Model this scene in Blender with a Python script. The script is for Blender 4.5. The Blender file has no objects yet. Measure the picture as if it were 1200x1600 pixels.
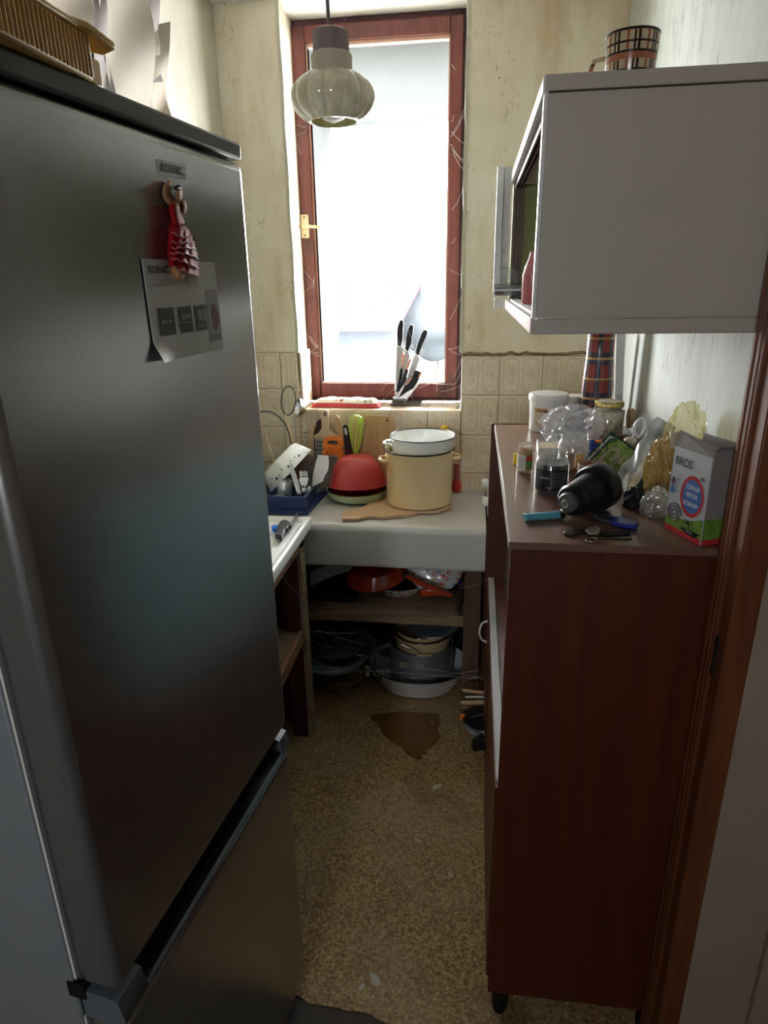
import bpy, bmesh, math, random
import numpy as np
from mathutils import Vector, Matrix, noise as mnoise
random.seed(7)
PI = math.pi
SC = bpy.context.scene

# ---------------------------------------------------------------- camera
# calibrated from the vanishing points: room axes seen from the phone, 1200x1600 frame
F, CX, CY, H = 1022.0, 600.0, 800.0, 1.60
def _ray(u, v): return np.array([u - CX, v - CY, F])
_d = _ray(745, 437); _d /= np.linalg.norm(_d)
_up = -np.array([652 - CX, 3650 - CY, F]); _up /= np.linalg.norm(_up)
_up = _up - _d * (_up @ _d); _up /= np.linalg.norm(_up)
_xr = np.cross(_d, _up)
R = np.array([_xr, _d, _up])
CAM = np.array([0, 0, H])
cam = bpy.data.cameras.new('camera'); co = bpy.data.objects.new('camera', cam)
SC.collection.objects.link(co); SC.camera = co
cam.sensor_fit = 'HORIZONTAL'; cam.sensor_width = 36; cam.lens = F / 1200 * 36
cam.clip_start = 0.02; cam.clip_end = 200
_c0, _c1, _c2 = R[:, 0], -R[:, 1], -R[:, 2]
co.matrix_world = Matrix(((_c0[0], _c1[0], _c2[0], 0), (_c0[1], _c1[1], _c2[1], 0), (_c0[2], _c1[2], _c2[2], H), (0, 0, 0, 1)))

# ---------------------------------------------------------------- world, light, exposure
SKY_STRENGTH = 9.0
w = bpy.data.worlds.new('world'); SC.world = w; w.use_nodes = True
nt = w.node_tree; nt.nodes.clear()
wo = nt.nodes.new('ShaderNodeOutputWorld'); bg = nt.nodes.new('ShaderNodeBackground')
tc = nt.nodes.new('ShaderNodeTexCoord'); mp = nt.nodes.new('ShaderNodeMapping'); nz = nt.nodes.new('ShaderNodeTexNoise')
rp = nt.nodes.new('ShaderNodeValToRGB')
mp.inputs['Scale'].default_value = (1, 1, 3); nz.inputs['Scale'].default_value = 1.3; nz.inputs['Detail'].default_value = 5
rp.color_ramp.elements[0].position = .3; rp.color_ramp.elements[0].color = (.90, .94, 1.0, 1)
rp.color_ramp.elements[1].position = .7; rp.color_ramp.elements[1].color = (1.0, .99, .96, 1)
nt.links.new(tc.outputs['Generated'], mp.inputs['Vector']); nt.links.new(mp.outputs['Vector'], nz.inputs['Vector'])
nt.links.new(nz.outputs['Fac'], rp.inputs['Fac']); nt.links.new(rp.outputs['Color'], bg.inputs['Color'])
bg.inputs['Strength'].default_value = SKY_STRENGTH
nt.links.new(bg.outputs['Background'], wo.inputs['Surface'])
def portal(name, loc, rot, sx, sy):
    l = bpy.data.lights.new(name, 'AREA'); l.shape = 'RECTANGLE'; l.size = sx; l.size_y = sy
    l.cycles.is_portal = True
    o = bpy.data.objects.new(name, l); SC.collection.objects.link(o); o.location = loc; o.rotation_euler = rot
    return o
portal('window_portal', (-.38, 2.80, 1.8), (-PI / 2, 0, 0), .60, 1.28)
portal('hall_fill_portal', (-.60, -1.98, 1.6), (PI / 2, 0, 0), .30, .32)  # unseen hall opening, added and sized for fill light from behind the camera
SC.view_settings.view_transform = 'Standard'; SC.view_settings.look = 'None'
SC.view_settings.gamma = 1; SC.view_settings.use_curve_mapping = False
SC.view_settings.exposure = 2.88
SC.cycles.use_denoising = True
SC.cycles.max_bounces = 12; SC.cycles.diffuse_bounces = 6; SC.cycles.transparent_max_bounces = 16
SC.cycles.sample_clamp_indirect = 6.0
SC.cycles.caustics_reflective = False; SC.cycles.caustics_refractive = False

# ---------------------------------------------------------------- measuring
def P(u, v, **k):
    r = R @ _ray(u, v); (a, val), = k.items(); i = 'xyz'.index(a)
    return CAM + r * ((val - CAM[i]) / r[i])
def PL(u, v, p0, n):
    r = R @ _ray(u, v); n = np.array(n, float)
    return CAM + r * (((np.array(p0, float) - CAM) @ n) / (r @ n))

# ---------------------------------------------------------------- mesh builder
class MB:
    def __init__(s): s.v = []; s.f = []
    def add(s, vs, fs, M=None):
        o = len(s.v)
        for p in vs:
            p = Vector([float(c) for c in p])
            if M is not None: p = M @ p
            s.v.append(tuple(p))
        for f in fs: s.f.append(tuple(i + o for i in f))
        return s
    def box(s, x0, x1, y0, y1, z0, z1, M=None):
        vs = [(x, y, z) for z in (z0, z1) for y in (y0, y1) for x in (x0, x1)]
        return s.add(vs, [(0, 2, 3, 1), (4, 5, 7, 6), (0, 1, 5, 4), (2, 6, 7, 3), (0, 4, 6, 2), (1, 3, 7, 5)], M)
    def lathe(s, prof, c=(0, 0, 0), n=32, M=None, fn=None, cap0=False, cap1=False):
        vs = []; m = len(prof)
        for k in range(n):
            a = 2 * PI * k / n
            for r, z in prof:
                if fn: r = fn(r, z, a)
                vs.append((r * math.cos(a), r * math.sin(a), z))
        fs = []
        for k in range(n):
            k2 = (k + 1) % n
            for j in range(m - 1):
                fs.append((k * m + j, k2 * m + j, k2 * m + j + 1, k * m + j + 1))
        if cap0: fs.append(tuple(k * m for k in reversed(range(n))))
        if cap1: fs.append(tuple(k * m + m - 1 for k in range(n)))
        T = Matrix.Translation(c)
        if M is not None: T = T @ M
        return s.add(vs, fs, T)
    def tube(s, pts, r, n=8, closed=False, M=None):
        pts = [Vector([float(c) for c in p]) for p in pts]; N = len(pts)
        rs = r if isinstance(r, (list, tuple)) else [r] * N
        vs = []; ref = None
        for i, p in enumerate(pts):
            a = pts[(i - 1) % N] if (closed or i > 0) else p
            b = pts[(i + 1) % N] if (closed or i < N - 1) else p
            t = (b - a).normalized()
            if ref is None:
                ref = t.orthogonal().normalized()
            ref = (ref - t * ref.dot(t))
            if ref.length < 1e-6: ref = t.orthogonal()
            ref.normalize(); bi = t.cross(ref)
            for k in range(n):
                an = 2 * PI * k / n
                vs.append(p + (ref * math.cos(an) + bi * math.sin(an)) * rs[i])
        fs = []
        for i in range(N if closed else N - 1):
            i2 = (i + 1) % N
            for k in range(n):
                k2 = (k + 1) % n
                fs.append((i * n + k, i * n + k2, i2 * n + k2, i2 * n + k))
        if not closed:
            fs.append(tuple(reversed(range(n)))); fs.append(tuple((N - 1) * n + k for k in range(n)))
        return s.add(vs, fs, M)
    def prism(s, pts, nv):
        pts = [Vector([float(c) for c in p]) for p in pts]; nv = Vector([float(c) for c in nv]); n = len(pts)
        vs = pts + [p + nv for p in pts]
        fs = [tuple(range(n)), tuple(range(2 * n - 1, n - 1, -1))]
        for i in range(n):
            j = (i + 1) % n; fs.append((i, i + n, j + n, j))
        return s.add(vs, fs)
    def grid(s, fn, nu, nv, th=None):
        vs = [fn(i / nu, j / nv) for i in range(nu + 1) for j in range(nv + 1)]
        q = lambda i, j: i * (nv + 1) + j
        fs = [(q(i, j), q(i + 1, j), q(i + 1, j + 1), q(i, j + 1)) for i in range(nu) for j in range(nv)]
        if th is not None:
            o = len(vs); vs = list(vs) + [tuple(np.array(p, float) + np.array(th, float)) for p in vs]
            fs += [tuple(reversed([k + o for k in f])) for f in fs]
            bd = [q(i, 0) for i in range(nu + 1)] + [q(nu, j) for j in range(1, nv + 1)] + [q(i, nv) for i in range(nu - 1, -1, -1)] + [q(0, j) for j in range(nv - 1, 0, -1)]
            for a, b in zip(bd, bd[1:] + bd[:1]): fs.append((a, b, b + o, a + o))
        return s.add(vs, fs)

def mesh_of(mb, name, shift, smooth=True, sharp=35):
    me = bpy.data.meshes.new(name)
    me.from_pydata([tuple(Vector(p) - shift) for p in mb.v], [], mb.f)
    bm = bmesh.new(); bm.from_mesh(me)
    bmesh.ops.remove_doubles(bm, verts=bm.verts, dist=1e-6)
    bmesh.ops.recalc_face_normals(bm, faces=bm.faces)
    if smooth:
        lim = math.radians(sharp)
        for f in bm.faces: f.smooth = True
        for e in bm.edges:
            if len(e.link_faces) == 2 and e.calc_face_angle(0) > lim: e.smooth = False
    bm.to_mesh(me); bm.free()
    return me
BASE = {}
def root_loc(o):
    while o is not None:
        if o.name in BASE: return BASE[o.name]
        o = o.parent
    return Vector((0, 0, 0))
def obj(name, mb, mat, parent=None, smooth=True, bev=0, seg=2, sub=0, sharp=35, loc=None):
    """one mesh object; coordinates are given in the room frame"""
    if parent is None:
        if loc is None:
            a = np.array(mb.v); loc = ((a[:, 0].min() + a[:, 0].max()) / 2, (a[:, 1].min() + a[:, 1].max()) / 2, a[:, 2].min())
        shift = Vector([float(c) for c in loc])
    else: shift = root_loc(parent)
    me = mesh_of(mb, name, shift, smooth, sharp)
    o = bpy.data.objects.new(name, me); SC.collection.objects.link(o)
    if parent is None: o.location = shift; BASE[o.name] = shift
    else: o.parent = parent
    for m in (mat if isinstance(mat, (list, tuple)) else [mat]): me.materials.append(m)
    if bev:
        b = o.modifiers.new('bevel', 'BEVEL'); b.width = bev; b.segments = seg; b.limit_method = 'ANGLE'; b.angle_limit = math.radians(40)
        b.harden_normals = False
    if sub:
        b = o.modifiers.new('subdivision', 'SUBSURF'); b.levels = sub; b.render_levels = sub
    return o
def thing(name, label, cat, loc, group=None):
    o = bpy.data.objects.new(name, None); SC.collection.objects.link(o)
    o.empty_display_size = .05
    o.location = [float(c) for c in loc]; BASE[o.name] = Vector(o.location)
    o['label'] = label; o['category'] = cat
    if group: o['group'] = group
    return o
def tag(o, label, cat, group=None, kind=None):
    o['label'] = label; o['category'] = cat
    if group: o['group'] = group
    if kind: o['kind'] = kind
    return o
def struct(name, mb, mat, **k):
    o = obj(name, mb, mat, **k)
    if o.parent is None: o['kind'] = 'structure'
    return o
def lab(o, t): o['label'] = t; return o
def pp(pts, p0, n, th, off=0):
    """prism from outline points measured on a plane; thickness runs behind the plane"""
    n = np.array(n, float); n /= np.linalg.norm(n)
    q = [PL(u, v, p0, n) + n * off for u, v in pts]
    return MB().prism(q, -n * th)
def ypts(pts, y): return [P(u, v, y=y) for u, v in pts]
def yp(pts, y, th): return MB().prism(ypts(pts, y), (0, th, 0))
def vessel(r0, r1, h, t=.0015, floor=None, curve=None, lip=0):
    """open vessel profile from base centre, out, up, over the rim, down inside"""
    n = 8; out = [(0, 0)]
    f = curve or (lambda s: s)
    out += [(r0 * .93, 0)]
    for k in range(n + 1):
        s = k / n; out.append((r0 + (r1 - r0) * f(s), .004 + (h - .004) * s))
    if lip: out += [(r1 + lip, h), (r1 + lip, h + t)]
    out += [(r1 - t, h + (t if lip else 0))]
    for k in range(n, -1, -1):
        s = k / n; out.append((r0 + (r1 - r0) * f(s) - t * 1.5, .006 + (h - .006) * s))
    out += [(0, .006)]
    return out
def ringpts(c, r, n=40, ry=None, M=None):
    ry = ry or r; o = []
    for k in range(n):
        a = 2 * PI * k / n; p = Vector((r * math.cos(a), ry * math.sin(a), 0))
        if M is not None: p = M @ p
        o.append(Vector(c) + p)
    return o
_fontcache = {}
def text_verts(s, bold=0):
    key = (s, bold)
    if key not in _fontcache:
        cu = bpy.data.curves.new('t', 'FONT'); cu.body = s; cu.size = 1; cu.offset = bold; cu.resolution_u = 3
        cu.extrude = 0.0
        o = bpy.data.objects.new('t', cu); SC.collection.objects.link(o)
        bpy.context.view_layer.update()
        me = bpy.data.meshes.new_from_object(o.evaluated_get(bpy.context.evaluated_depsgraph_get()))
        vs = [tuple(v.co) for v in me.vertices]; fs = [tuple(p.vertices) for p in me.polygons]
        bpy.data.objects.remove(o); bpy.data.curves.remove(cu); bpy.data.meshes.remove(me)
        _fontcache[key] = (vs, fs)
    return _fontcache[key]
def text(mb, s, O, ux, uy, n, width=None, off=.0006, bold=0.01, height=None):
    """flat print: O lower-left corner, ux/uy unit axes, n outward; scaled to width (and height)"""
    vs, fs = text_verts(s, bold)
    if not vs: return mb
    a = np.array(vs); x0, x1 = a[:, 0].min(), a[:, 0].max(); y0, y1 = a[:, 1].min(), a[:, 1].max()
    sx = width / (x1 - x0); sy = (height / (y1 - y0)) if height else sx
    O, ux, uy, n = [np.array(q, float) for q in (O, ux, uy, n)]
    mb.add([O + ux * (x - x0) * sx + uy * (y - y0) * sy + n * off for x, y, z in vs], fs)
    return mb
def quad(mb, O, ux, uy, n, x0, x1, y0, y1, off=.0004):
    O, ux, uy, n = [np.array(q, float) for q in (O, ux, uy, n)]
    return mb.add([O + ux * x + uy * y + n * off for x, y in ((x0, y0), (x1, y0), (x1, y1), (x0, y1))], [(0, 1, 2, 3)])
def disc(mb, O, ux, uy, n, cx, cy, r, ry=None, off=.0004, k=32, r0=0, ry0=None):
    ry = ry or r; O, ux, uy, n = [np.array(q, float) for q in (O, ux, uy, n)]
    o = [O + ux * (cx + r * math.cos(2 * PI * i / k)) + uy * (cy + ry * math.sin(2 * PI * i / k)) + n * off for i in range(k)]
    if not r0: return mb.add(o, [tuple(range(k))])
    ry0 = ry0 or r0
    o += [O + ux * (cx + r0 * math.cos(2 * PI * i / k)) + uy * (cy + ry0 * math.sin(2 * PI * i / k)) + n * off for i in range(k)]
    return mb.add(o, [(i, (i + 1) % k, (i + 1) % k + k, i + k) for i in range(k)])

# ---------------------------------------------------------------- materials
class N:
    """small node helper"""
    def __init__(s, name):
        s.m = bpy.data.materials.new(name); s.m.use_nodes = True; s.t = s.m.node_tree; s.t.nodes.clear()
        s.out = s.t.nodes.new('ShaderNodeOutputMaterial'); s.b = s.t.nodes.new('ShaderNodeBsdfPrincipled')
        s.t.links.new(s.b.outputs[0], s.out.inputs[0]); s.tc = s.t.nodes.new('ShaderNodeTexCoord')
    def new(s, k, **p):
        n = s.t.nodes.new('ShaderNode' + k)
        for a, b in p.items(): setattr(n, a, b)
        return n
    def L(s, a, b): s.t.links.new(a, b)
    def put(s, sock, val):
        if hasattr(val, 'is_output') or isinstance(val, bpy.types.NodeSocket): s.L(val, sock)
        else:
            sock.default_value = (tuple(val) + (1,)) if (isinstance(val, tuple) and len(val) == 3 and len(sock.default_value) == 4) else val
    def map(s, scale=(1, 1, 1), rot=(0, 0, 0), src='Object', loc=(0, 0, 0)):
        m = s.new('Mapping'); s.L(s.tc.outputs[src], m.inputs[0])
        m.inputs['Scale'].default_value = scale; m.inputs['Rotation'].default_value = rot; m.inputs['Location'].default_value = loc
        return m.outputs[0]
    def noise(s, vec, scale, detail=4, rough=.55, dist=0):
        n = s.new('TexNoise'); s.L(vec, n.inputs['Vector']); n.inputs['Scale'].default_value = scale
        n.inputs['Detail'].default_value = detail; n.inputs['Roughness'].default_value = rough; n.inputs['Distortion'].default_value = dist
        return n.outputs['Fac']
    def vor(s, vec, scale, feature='F1', rand=1):
        n = s.new('TexVoronoi', feature=feature); s.L(vec, n.inputs['Vector']); n.inputs['Scale'].default_value = scale
        n.inputs['Randomness'].default_value = rand
        return n
    def ramp(s, fac, stops):
        r = s.new('ValToRGB'); s.L(fac, r.inputs[0]); e = r.color_ramp.elements
        while len(e) < len(stops): e.new(.5)
        for k, (p, c) in enumerate(stops):
            e[k].position = p; e[k].color = tuple(c) + (1,) if not isinstance(c, (int, float)) else (c, c, c, 1)
        return r.outputs[0]
    def mix(s, fac, a, b, mode='MIX'):
        n = s.new('Mix', data_type='RGBA', blend_type=mode)
        s.put(n.inputs[0], fac); s.put(n.inputs[6], a); s.put(n.inputs[7], b); return n.outputs[2]
    def math(s, op, a, b=0.0, c=None):
        n = s.new('Math', operation=op); s.put(n.inputs[0], a); s.put(n.inputs[1], b)
        if c is not None: s.put(n.inputs[2], c)
        return n.outputs[0]
    def xyz(s, vec):
        n = s.new('SeparateXYZ'); s.L(vec, n.inputs[0]); return n.outputs
    def bump(s, h, dist=.002, strength=1.0):
        n = s.new('Bump'); s.L(h, n.inputs['Height']); n.inputs['Distance'].default_value = dist; n.inputs['Strength'].default_value = strength
        s.L(n.outputs[0], s.b.inputs['Normal'])
    def set(s, **k):
        for a, v in k.items(): s.put(s.b.inputs[{'col': 'Base Color', 'rough': 'Roughness', 'metal': 'Metallic', 'spec': 'Specular IOR Level', 'coat': 'Coat Weight', 'coatr': 'Coat Roughness', 'trans': 'Transmission Weight', 'alpha': 'Alpha', 'sheen': 'Sheen Weight', 'sss': 'Subsurface Weight', 'aniso': 'Anisotropic'}[a]], v)
        return s.m

def pm(name, col, rough=.5, metal=0, col2=None, scale=12, stretch=(1, 1, 1), lo=.3, hi=.7, bump=0, bscale=None, coat=0, spec=.5, dirt=None, dscale=5, dlo=.55, dhi=.75, detail=5, dist=0):
    """painted / plastic / wooden surface: two-tone noise, optional dirt blotches and fine relief"""
    n = N(name); v = n.map(stretch)
    c2 = col2 or tuple(c * .86 for c in col)
    f = n.noise(v, scale, detail, dist=dist); c = n.ramp(f, [(lo, c2), (hi, col)])
    if dirt:
        g = n.noise(n.map(loc=(3, 1, 7)), dscale, 6, .6); c = n.mix(n.ramp(g, [(dlo, 0.0), (dhi, 1.0)]), c, dirt)
    n.set(col=c, rough=rough, metal=metal, coat=coat, spec=spec)
    if bump: n.bump(n.noise(n.map(stretch), bscale or scale * 4, 4), bump)
    return n.m
def wood(name, dark, light, axis='z', rough=.5, fine=1.0, bump=.0004, coat=0, dirt=None):
    n = N(name); st = {'x': (.6, 9, 9), 'y': (9, .6, 9), 'z': (9, 9, .6)}[axis]
    st = tuple(c * fine for c in st)
    v = n.map(st); a = n.noise(v, 4, 8, .6, 1.2); b = n.noise(n.map(tuple(c * 6 for c in st)), 6, 3)
    f = n.math('ADD', n.math('MULTIPLY', a, .75), n.math('MULTIPLY', b, .25))
    c = n.ramp(f, [(.3, dark), (.72, light)])
    if dirt: c = n.mix(n.ramp(n.noise(n.map(), 6, 6, .65), [(.52, 0.0), (.72, 1.0)]), c, dirt)
    n.set(col=c, rough=rough, coat=coat); n.bump(f, bump); return n.m
def glassy(name, tint=(1, 1, 1), refl=.08, haze=0.0, hcol=(.9, .92, .95), rough=.02):
    n = N(name); n.t.nodes.remove(n.b)
    tr = n.new('BsdfTransparent'); tr.inputs[0].default_value = tint + (1,)
    gl = n.new('BsdfGlossy'); gl.inputs['Roughness'].default_value = rough
    fr = n.new('LayerWeight'); fr.inputs[0].default_value = .5
    mx = n.new('MixShader'); n.L(n.math('ADD', n.math('MULTIPLY', n.math('POWER', fr.outputs['Facing'], 4.0), .7), .03 + refl * .25), mx.inputs[0]); n.L(tr.outputs[0], mx.inputs[1]); n.L(gl.outputs[0], mx.inputs[2])
    last = mx.outputs[0]
    if haze:
        df = n.new('BsdfTranslucent'); df.inputs[0].default_value = hcol + (1,)
        d2 = n.new('BsdfDiffuse'); d2.inputs[0].default_value = hcol + (1,)
        ad = n.new('MixShader'); ad.inputs[0].default_value = .5; n.L(df.outputs[0], ad.inputs[1]); n.L(d2.outputs[0], ad.inputs[2])
        m2 = n.new('MixShader'); f = n.noise(n.map(), 7, 6, .6); n.L(n.math('MULTIPLY', f, haze * 2), m2.inputs[0])
        n.L(last, m2.inputs[1]); n.L(ad.outputs[0], m2.inputs[2]); last = m2.outputs[0]
    n.L(last, n.out.inputs[0]); return n.m
def stripes(name, base, cols, rough=.35):
    """tartan: cols = list of (axis 0..2, freq, phase, width, colour)"""
    n = N(name); x = n.xyz(n.map()); c = None; cur = n.ramp(n.noise(n.map(), 40), [(.3, tuple(k * .85 for k in base)), (.7, base)])
    for ax, fr, ph, wd, colr in cols:
        if ax == 3: co_ = n.math('ARCTAN2', x[1], x[0])
        else: co_ = x[ax]
        fx = n.math('FRACT', n.math('ADD', n.math('MULTIPLY', co_, fr), ph))
        cur = n.mix(n.math('LESS_THAN', fx, wd), cur, colr)
    n.set(col=cur, rough=rough); return n.m

def m_tile(name, size=.15):
    n = N(name); x = n.xyz(n.map())
    oi = n.new('ObjectInfo')
    # two ornamental panels per tile: scrolled borders around a floral middle
    nv = n.noise(n.map(), 90, 3); wv = n.math('MULTIPLY', n.math('SUBTRACT', nv, .5), .010)
    ax = n.math('SUBTRACT', n.math('ABSOLUTE', n.math('ADD', x[0], 0.0)), .0365)
    dx = n.math('DIVIDE', n.math('ABSOLUTE', ax), .031); dz = n.math('DIVIDE', n.math('ABSOLUTE', x[2]), .066)
    p4 = n.math('POWER', n.math('ADD', n.math('POWER', dx, 3.2), n.math('POWER', dz, 5.0)), .25)
    d = n.math('ADD', n.math('SUBTRACT', p4, .93), n.math('MULTIPLY', wv, 9))
    band = n.math('COMPARE', d, 0.0, .075)
    beads = n.math('GREATER_THAN', n.math('SINE', n.math('MULTIPLY', n.math('ADD', x[2], n.math('MULTIPLY', x[0], .8)), 900)), -.3)
    band = n.math('MULTIPLY', band, n.math('ADD', n.math('MULTIPLY', beads, .5), .5))
    base = n.ramp(n.noise(n.map((1, 1, 1)), 9, 5), [(.3, (.62, .53, .38)), (.7, (.80, .73, .58))])
    base = n.mix(n.math('MULTIPLY', oi.outputs['Random'], .25), base, (.66, .50, .34))
    fl = n.noise(n.map((1, 1, .8)), 70, 5, .6); inside = n.math('LESS_THAN', p4, .62)
    fm = n.math('MULTIPLY', n.ramp(fl, [(.50, 0.0), (.56, 1.0)]), n.math('MULTIPLY', inside, .55))
    c = n.mix(n.math('MULTIPLY', n.math('MULTIPLY', band, n.ramp(n.noise(n.map(), 45, 3), [(.35, .35), (.6, 1.0)])), .62), base, (.50, .40, .17))
    c = n.mix(fm, c, (.60, .38, .26))
    n.set(col=c, rough=.32, coat=.25); n.bump(n.math('ADD', n.math('MULTIPLY', band, -.5), nv), .0006); return n.m

def m_wallpaper():
    n = N('stained_floral_wallpaper'); v = n.map()
    x = n.xyz(v)
    c = n.ramp(n.noise(v, 3, 6, .6), [(.3, (.70, .61, .46)), (.7, (.84, .78, .65))])
    # sprigs: thin curved strokes gathered in columns
    s1 = n.noise(n.map((1, 1, .45)), 34, 2, .4, 1.4); st = n.ramp(s1, [(.485, 0.0), (.5, 1.0), (.515, 0.0)])
    gate = n.ramp(n.noise(n.map((1, 1, .6)), 7, 2), [(.5, 0.0), (.6, 1.0)])
    c = n.mix(n.math('MULTIPLY', n.math('MULTIPLY', st, gate), .8), c, (.36, .33, .16))
    yl = n.ramp(n.noise(n.map(loc=(5, 5, 5)), 16, 3), [(.64, 0.0), (.72, 1.0)])
    c = n.mix(n.math('MULTIPLY', yl, .45), c, (.70, .52, .22))
    # damp stains, streaked downwards
    d = n.ramp(n.noise(n.map((4, 4, .9), loc=(1, 2, 8.3)), 1.6, 7, .65), [(.46, 0.0), (.70, 1.0)])
    c = n.mix(n.math('MULTIPLY', d, .6), c, (.50, .33, .14))
    sp = n.vor(n.map(loc=(0, 3, 0)), 26); dots = n.ramp(sp.outputs['Distance'], [(.05, 1.0), (.10, 0.0)])
    dg = n.ramp(n.noise(n.map(), 5, 4), [(.5, 0.0), (.62, 1.0)])
    c = n.mix(n.math('MULTIPLY', n.math('MULTIPLY', dots, dg), .7), c, (.16, .08, .04))
    n.set(col=c, rough=.9, spec=.2); n.bump(n.noise(v, 120, 3), .0006); return n.m
def m_crackpaint(name, base, dark, crack, amt=.8, plane='x'):
    n = N(name); v = n.map()
    c = n.ramp(n.noise(n.map((1, 2.5, .8)), 4, 7, .62), [(.3, dark), (.68, base)])
    a = n.noise(n.map((30, 30, 2.2)), 1.5, 3, .5, .6); ln = n.ramp(a, [(.488, 0.0), (.5, 1.0), (.512, 0.0)])
    g = n.ramp(n.noise(n.map((2, 2, 1.3), loc=(4, 4, 4)), 5, 3), [(.5, 0.0), (.6, 1.0)])
    k = n.math('MULTIPLY', ln, g)
    fi = n.noise(n.map((120, 120, 5)), 1.3, 3); c = n.mix(n.math('MULTIPLY', n.ramp(fi, [(.56, 0.0), (.66, 1.0)]), .22), c, dark)
    c = n.mix(n.math('MULTIPLY', k, amt), c, crack)
    n.set(col=c, rough=.55, spec=.4); n.bump(n.math('SUBTRACT', fi, k), .0012); return n.m
def m_lino():
    n = N('worn_speckled_linoleum'); v = n.map()
    a = n.noise(v, 130, 4, .65, .3); b = n.noise(n.map(loc=(9, 9, 9)), 220, 3)
    c = n.ramp(a, [(.36, (.15, .075, .022)), (.47, (.33, .20, .072)), (.56, (.49, .33, .15)), (.68, (.64, .50, .29))])
    c = n.mix(n.ramp(b, [(.58, 0.0), (.66, .7)]), c, (.10, .055, .02))
    wear = n.ramp(n.noise(n.map(), 3, 6, .6), [(.42, 0.0), (.66, 1.0)])
    c = n.mix(n.math('MULTIPLY', wear, .35), c, (.50, .43, .31))
    dk = n.ramp(n.noise(n.map(loc=(2, 7, 1)), 5, 5), [(.56, 0.0), (.72, 1.0)]); c = n.mix(n.math('MULTIPLY', dk, .5), c, (.09, .045, .018))
    n.set(col=c, rough=n.ramp(a, [(.3, .38), (.7, .6)]), spec=.45); n.bump(a, .0008); return n.m
def m_flower(name, bgc=(.78, .80, .78)):
    n = N(name); v = n.map()
    vo = n.vor(v, 46, rand=.75); d = vo.outputs['Distance']; col = vo.outputs['Color']
    rr = n.xyz(col)[0]
    cc = n.ramp(rr, [(0, (.70, .04, .03)), (.3, (.80, .10, .05)), (.45, (.10, .20, .55)), (.62, (.85, .55, .06)), (.78, (.75, .15, .25)), (.92, (.22, .42, .18))])
    for e in cc.node.color_ramp.elements: pass
    cc.node.color_ramp.interpolation = 'CONSTANT'
    pet = n.noise(v, 160, 1); dd = n.math('ADD', d, n.math('MULTIPLY', n.math('SUBTRACT', pet, .5), .25))
    c = n.mix(n.math('LESS_THAN', dd, .40), bgc, cc); c = n.mix(n.math('LESS_THAN', dd, .24), c, (.88, .80, .70)); c = n.mix(n.math('LESS_THAN', dd, .13), c, cc)
    n.set(col=c, rough=.15, coat=.6); return n.m

def enamel(name, col, rough=.14, dirt=(.35, .25, .15), da=.66): return pm(name, col, rough, coat=.5, col2=tuple(c * .95 for c in col), scale=3, dirt=dirt, dscale=6, dlo=da, dhi=.86)
M = {}
M['tile'] = m_tile('cream_ornament_tile')
M['grout'] = pm('brown_grout', (.33, .22, .12), .9, scale=40, bump=.001)
M['wallpaper'] = m_wallpaper()
M['crackwall'] = m_crackpaint('cracked_pale_green_paint', (.56, .60, .565), (.44, .47, .42), (.15, .17, .12), .95)
M['leftwall'] = m_crackpaint('pale_streaked_wallpaper', (.50, .49, .41), (.42, .40, .31), (.42, .38, .22), .35)
M['plaster'] = pm('off_white_plaster', (.72, .715, .67), .9, scale=4, bump=.001, dirt=(.45, .36, .24), dlo=.6)
M['reveal'] = pm('chipped_cream_reveal_paint', (.54, .51, .40), .6, scale=6, bump=.002, dirt=(.40, .32, .20), dscale=14, dlo=.62)
M['creamwall'] = pm('cream_hall_paint', (.33, .26, .20), .75, scale=5, bump=.0012, dirt=(.20, .12, .08), dscale=11, dlo=.70, dhi=.74)
M['rawplaster'] = pm('bare_grey_plaster', (.52, .49, .46), .9, scale=8, bump=.002)
M['paper_back'] = pm('peeled_wallpaper_sheet', (.52, .47, .40), .85, scale=3, bump=.001, dirt=(.38, .28, .18), dscale=3, dlo=.5)
M['paper_grey'] = pm('torn_grey_wallpaper_back', (.40, .37, .36), .9, scale=6, bump=.001)
M['lino'] = m_lino()
M['subfloor'] = pm('dirty_dark_subfloor', (.065, .055, .048), .7, scale=9, bump=.003, dirt=(.14, .12, .10))
M['spill'] = pm('sticky_brown_spill', (.24, .115, .035), .25, scale=14, col2=(.15, .065, .018), spec=.6)
M['fridge'] = None
def m_fridge(name, c1, c2, metal=.75, rough=.36):
    n = N(name); g = n.noise(n.map(), 900, 2); c = n.ramp(g, [(.35, c2), (.65, c1)])
    n.set(col=c, rough=rough, metal=metal); n.bump(g, .00006); return n.m
M['fridge'] = m_fridge('silver_sprayed_fridge_door', (.40, .41, .42), (.33, .335, .34), .8, .24)
M['fridge_side'] = m_fridge('pale_silver_fridge_side', (.30, .33, .36), (.26, .29, .32), .35, .45)
M['gasket'] = pm('grey_rubber_gasket', (.05, .055, .06), .6)
M['capgrey'] = pm('dark_grey_plastic', (.055, .057, .06), .42, scale=300, bump=.0001)
M['trimgrey'] = pm('blue_grey_plastic_trim', (.13, .155, .18), .32)
M['black'] = pm('black_plastic', (.009, .009, .011), .38, scale=60, spec=.35)
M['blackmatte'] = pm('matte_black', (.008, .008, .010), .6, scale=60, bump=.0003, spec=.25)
M['white'] = pm('white_plastic', (.78, .78, .76), .35, scale=5)
M['paper'] = pm('white_printed_paper', (.66, .69, .69), .5, scale=4, col2=(.62, .65, .66))
M['ink'] = pm('dark_grey_print', (.06, .065, .08), .5)
M['inklight'] = pm('pale_grey_print', (.42, .44, .46), .5)
M['inkwhite'] = pm('white_print', (.80, .80, .80), .5)
M['inkred'] = pm('red_print', (.55, .03, .04), .4)
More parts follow.
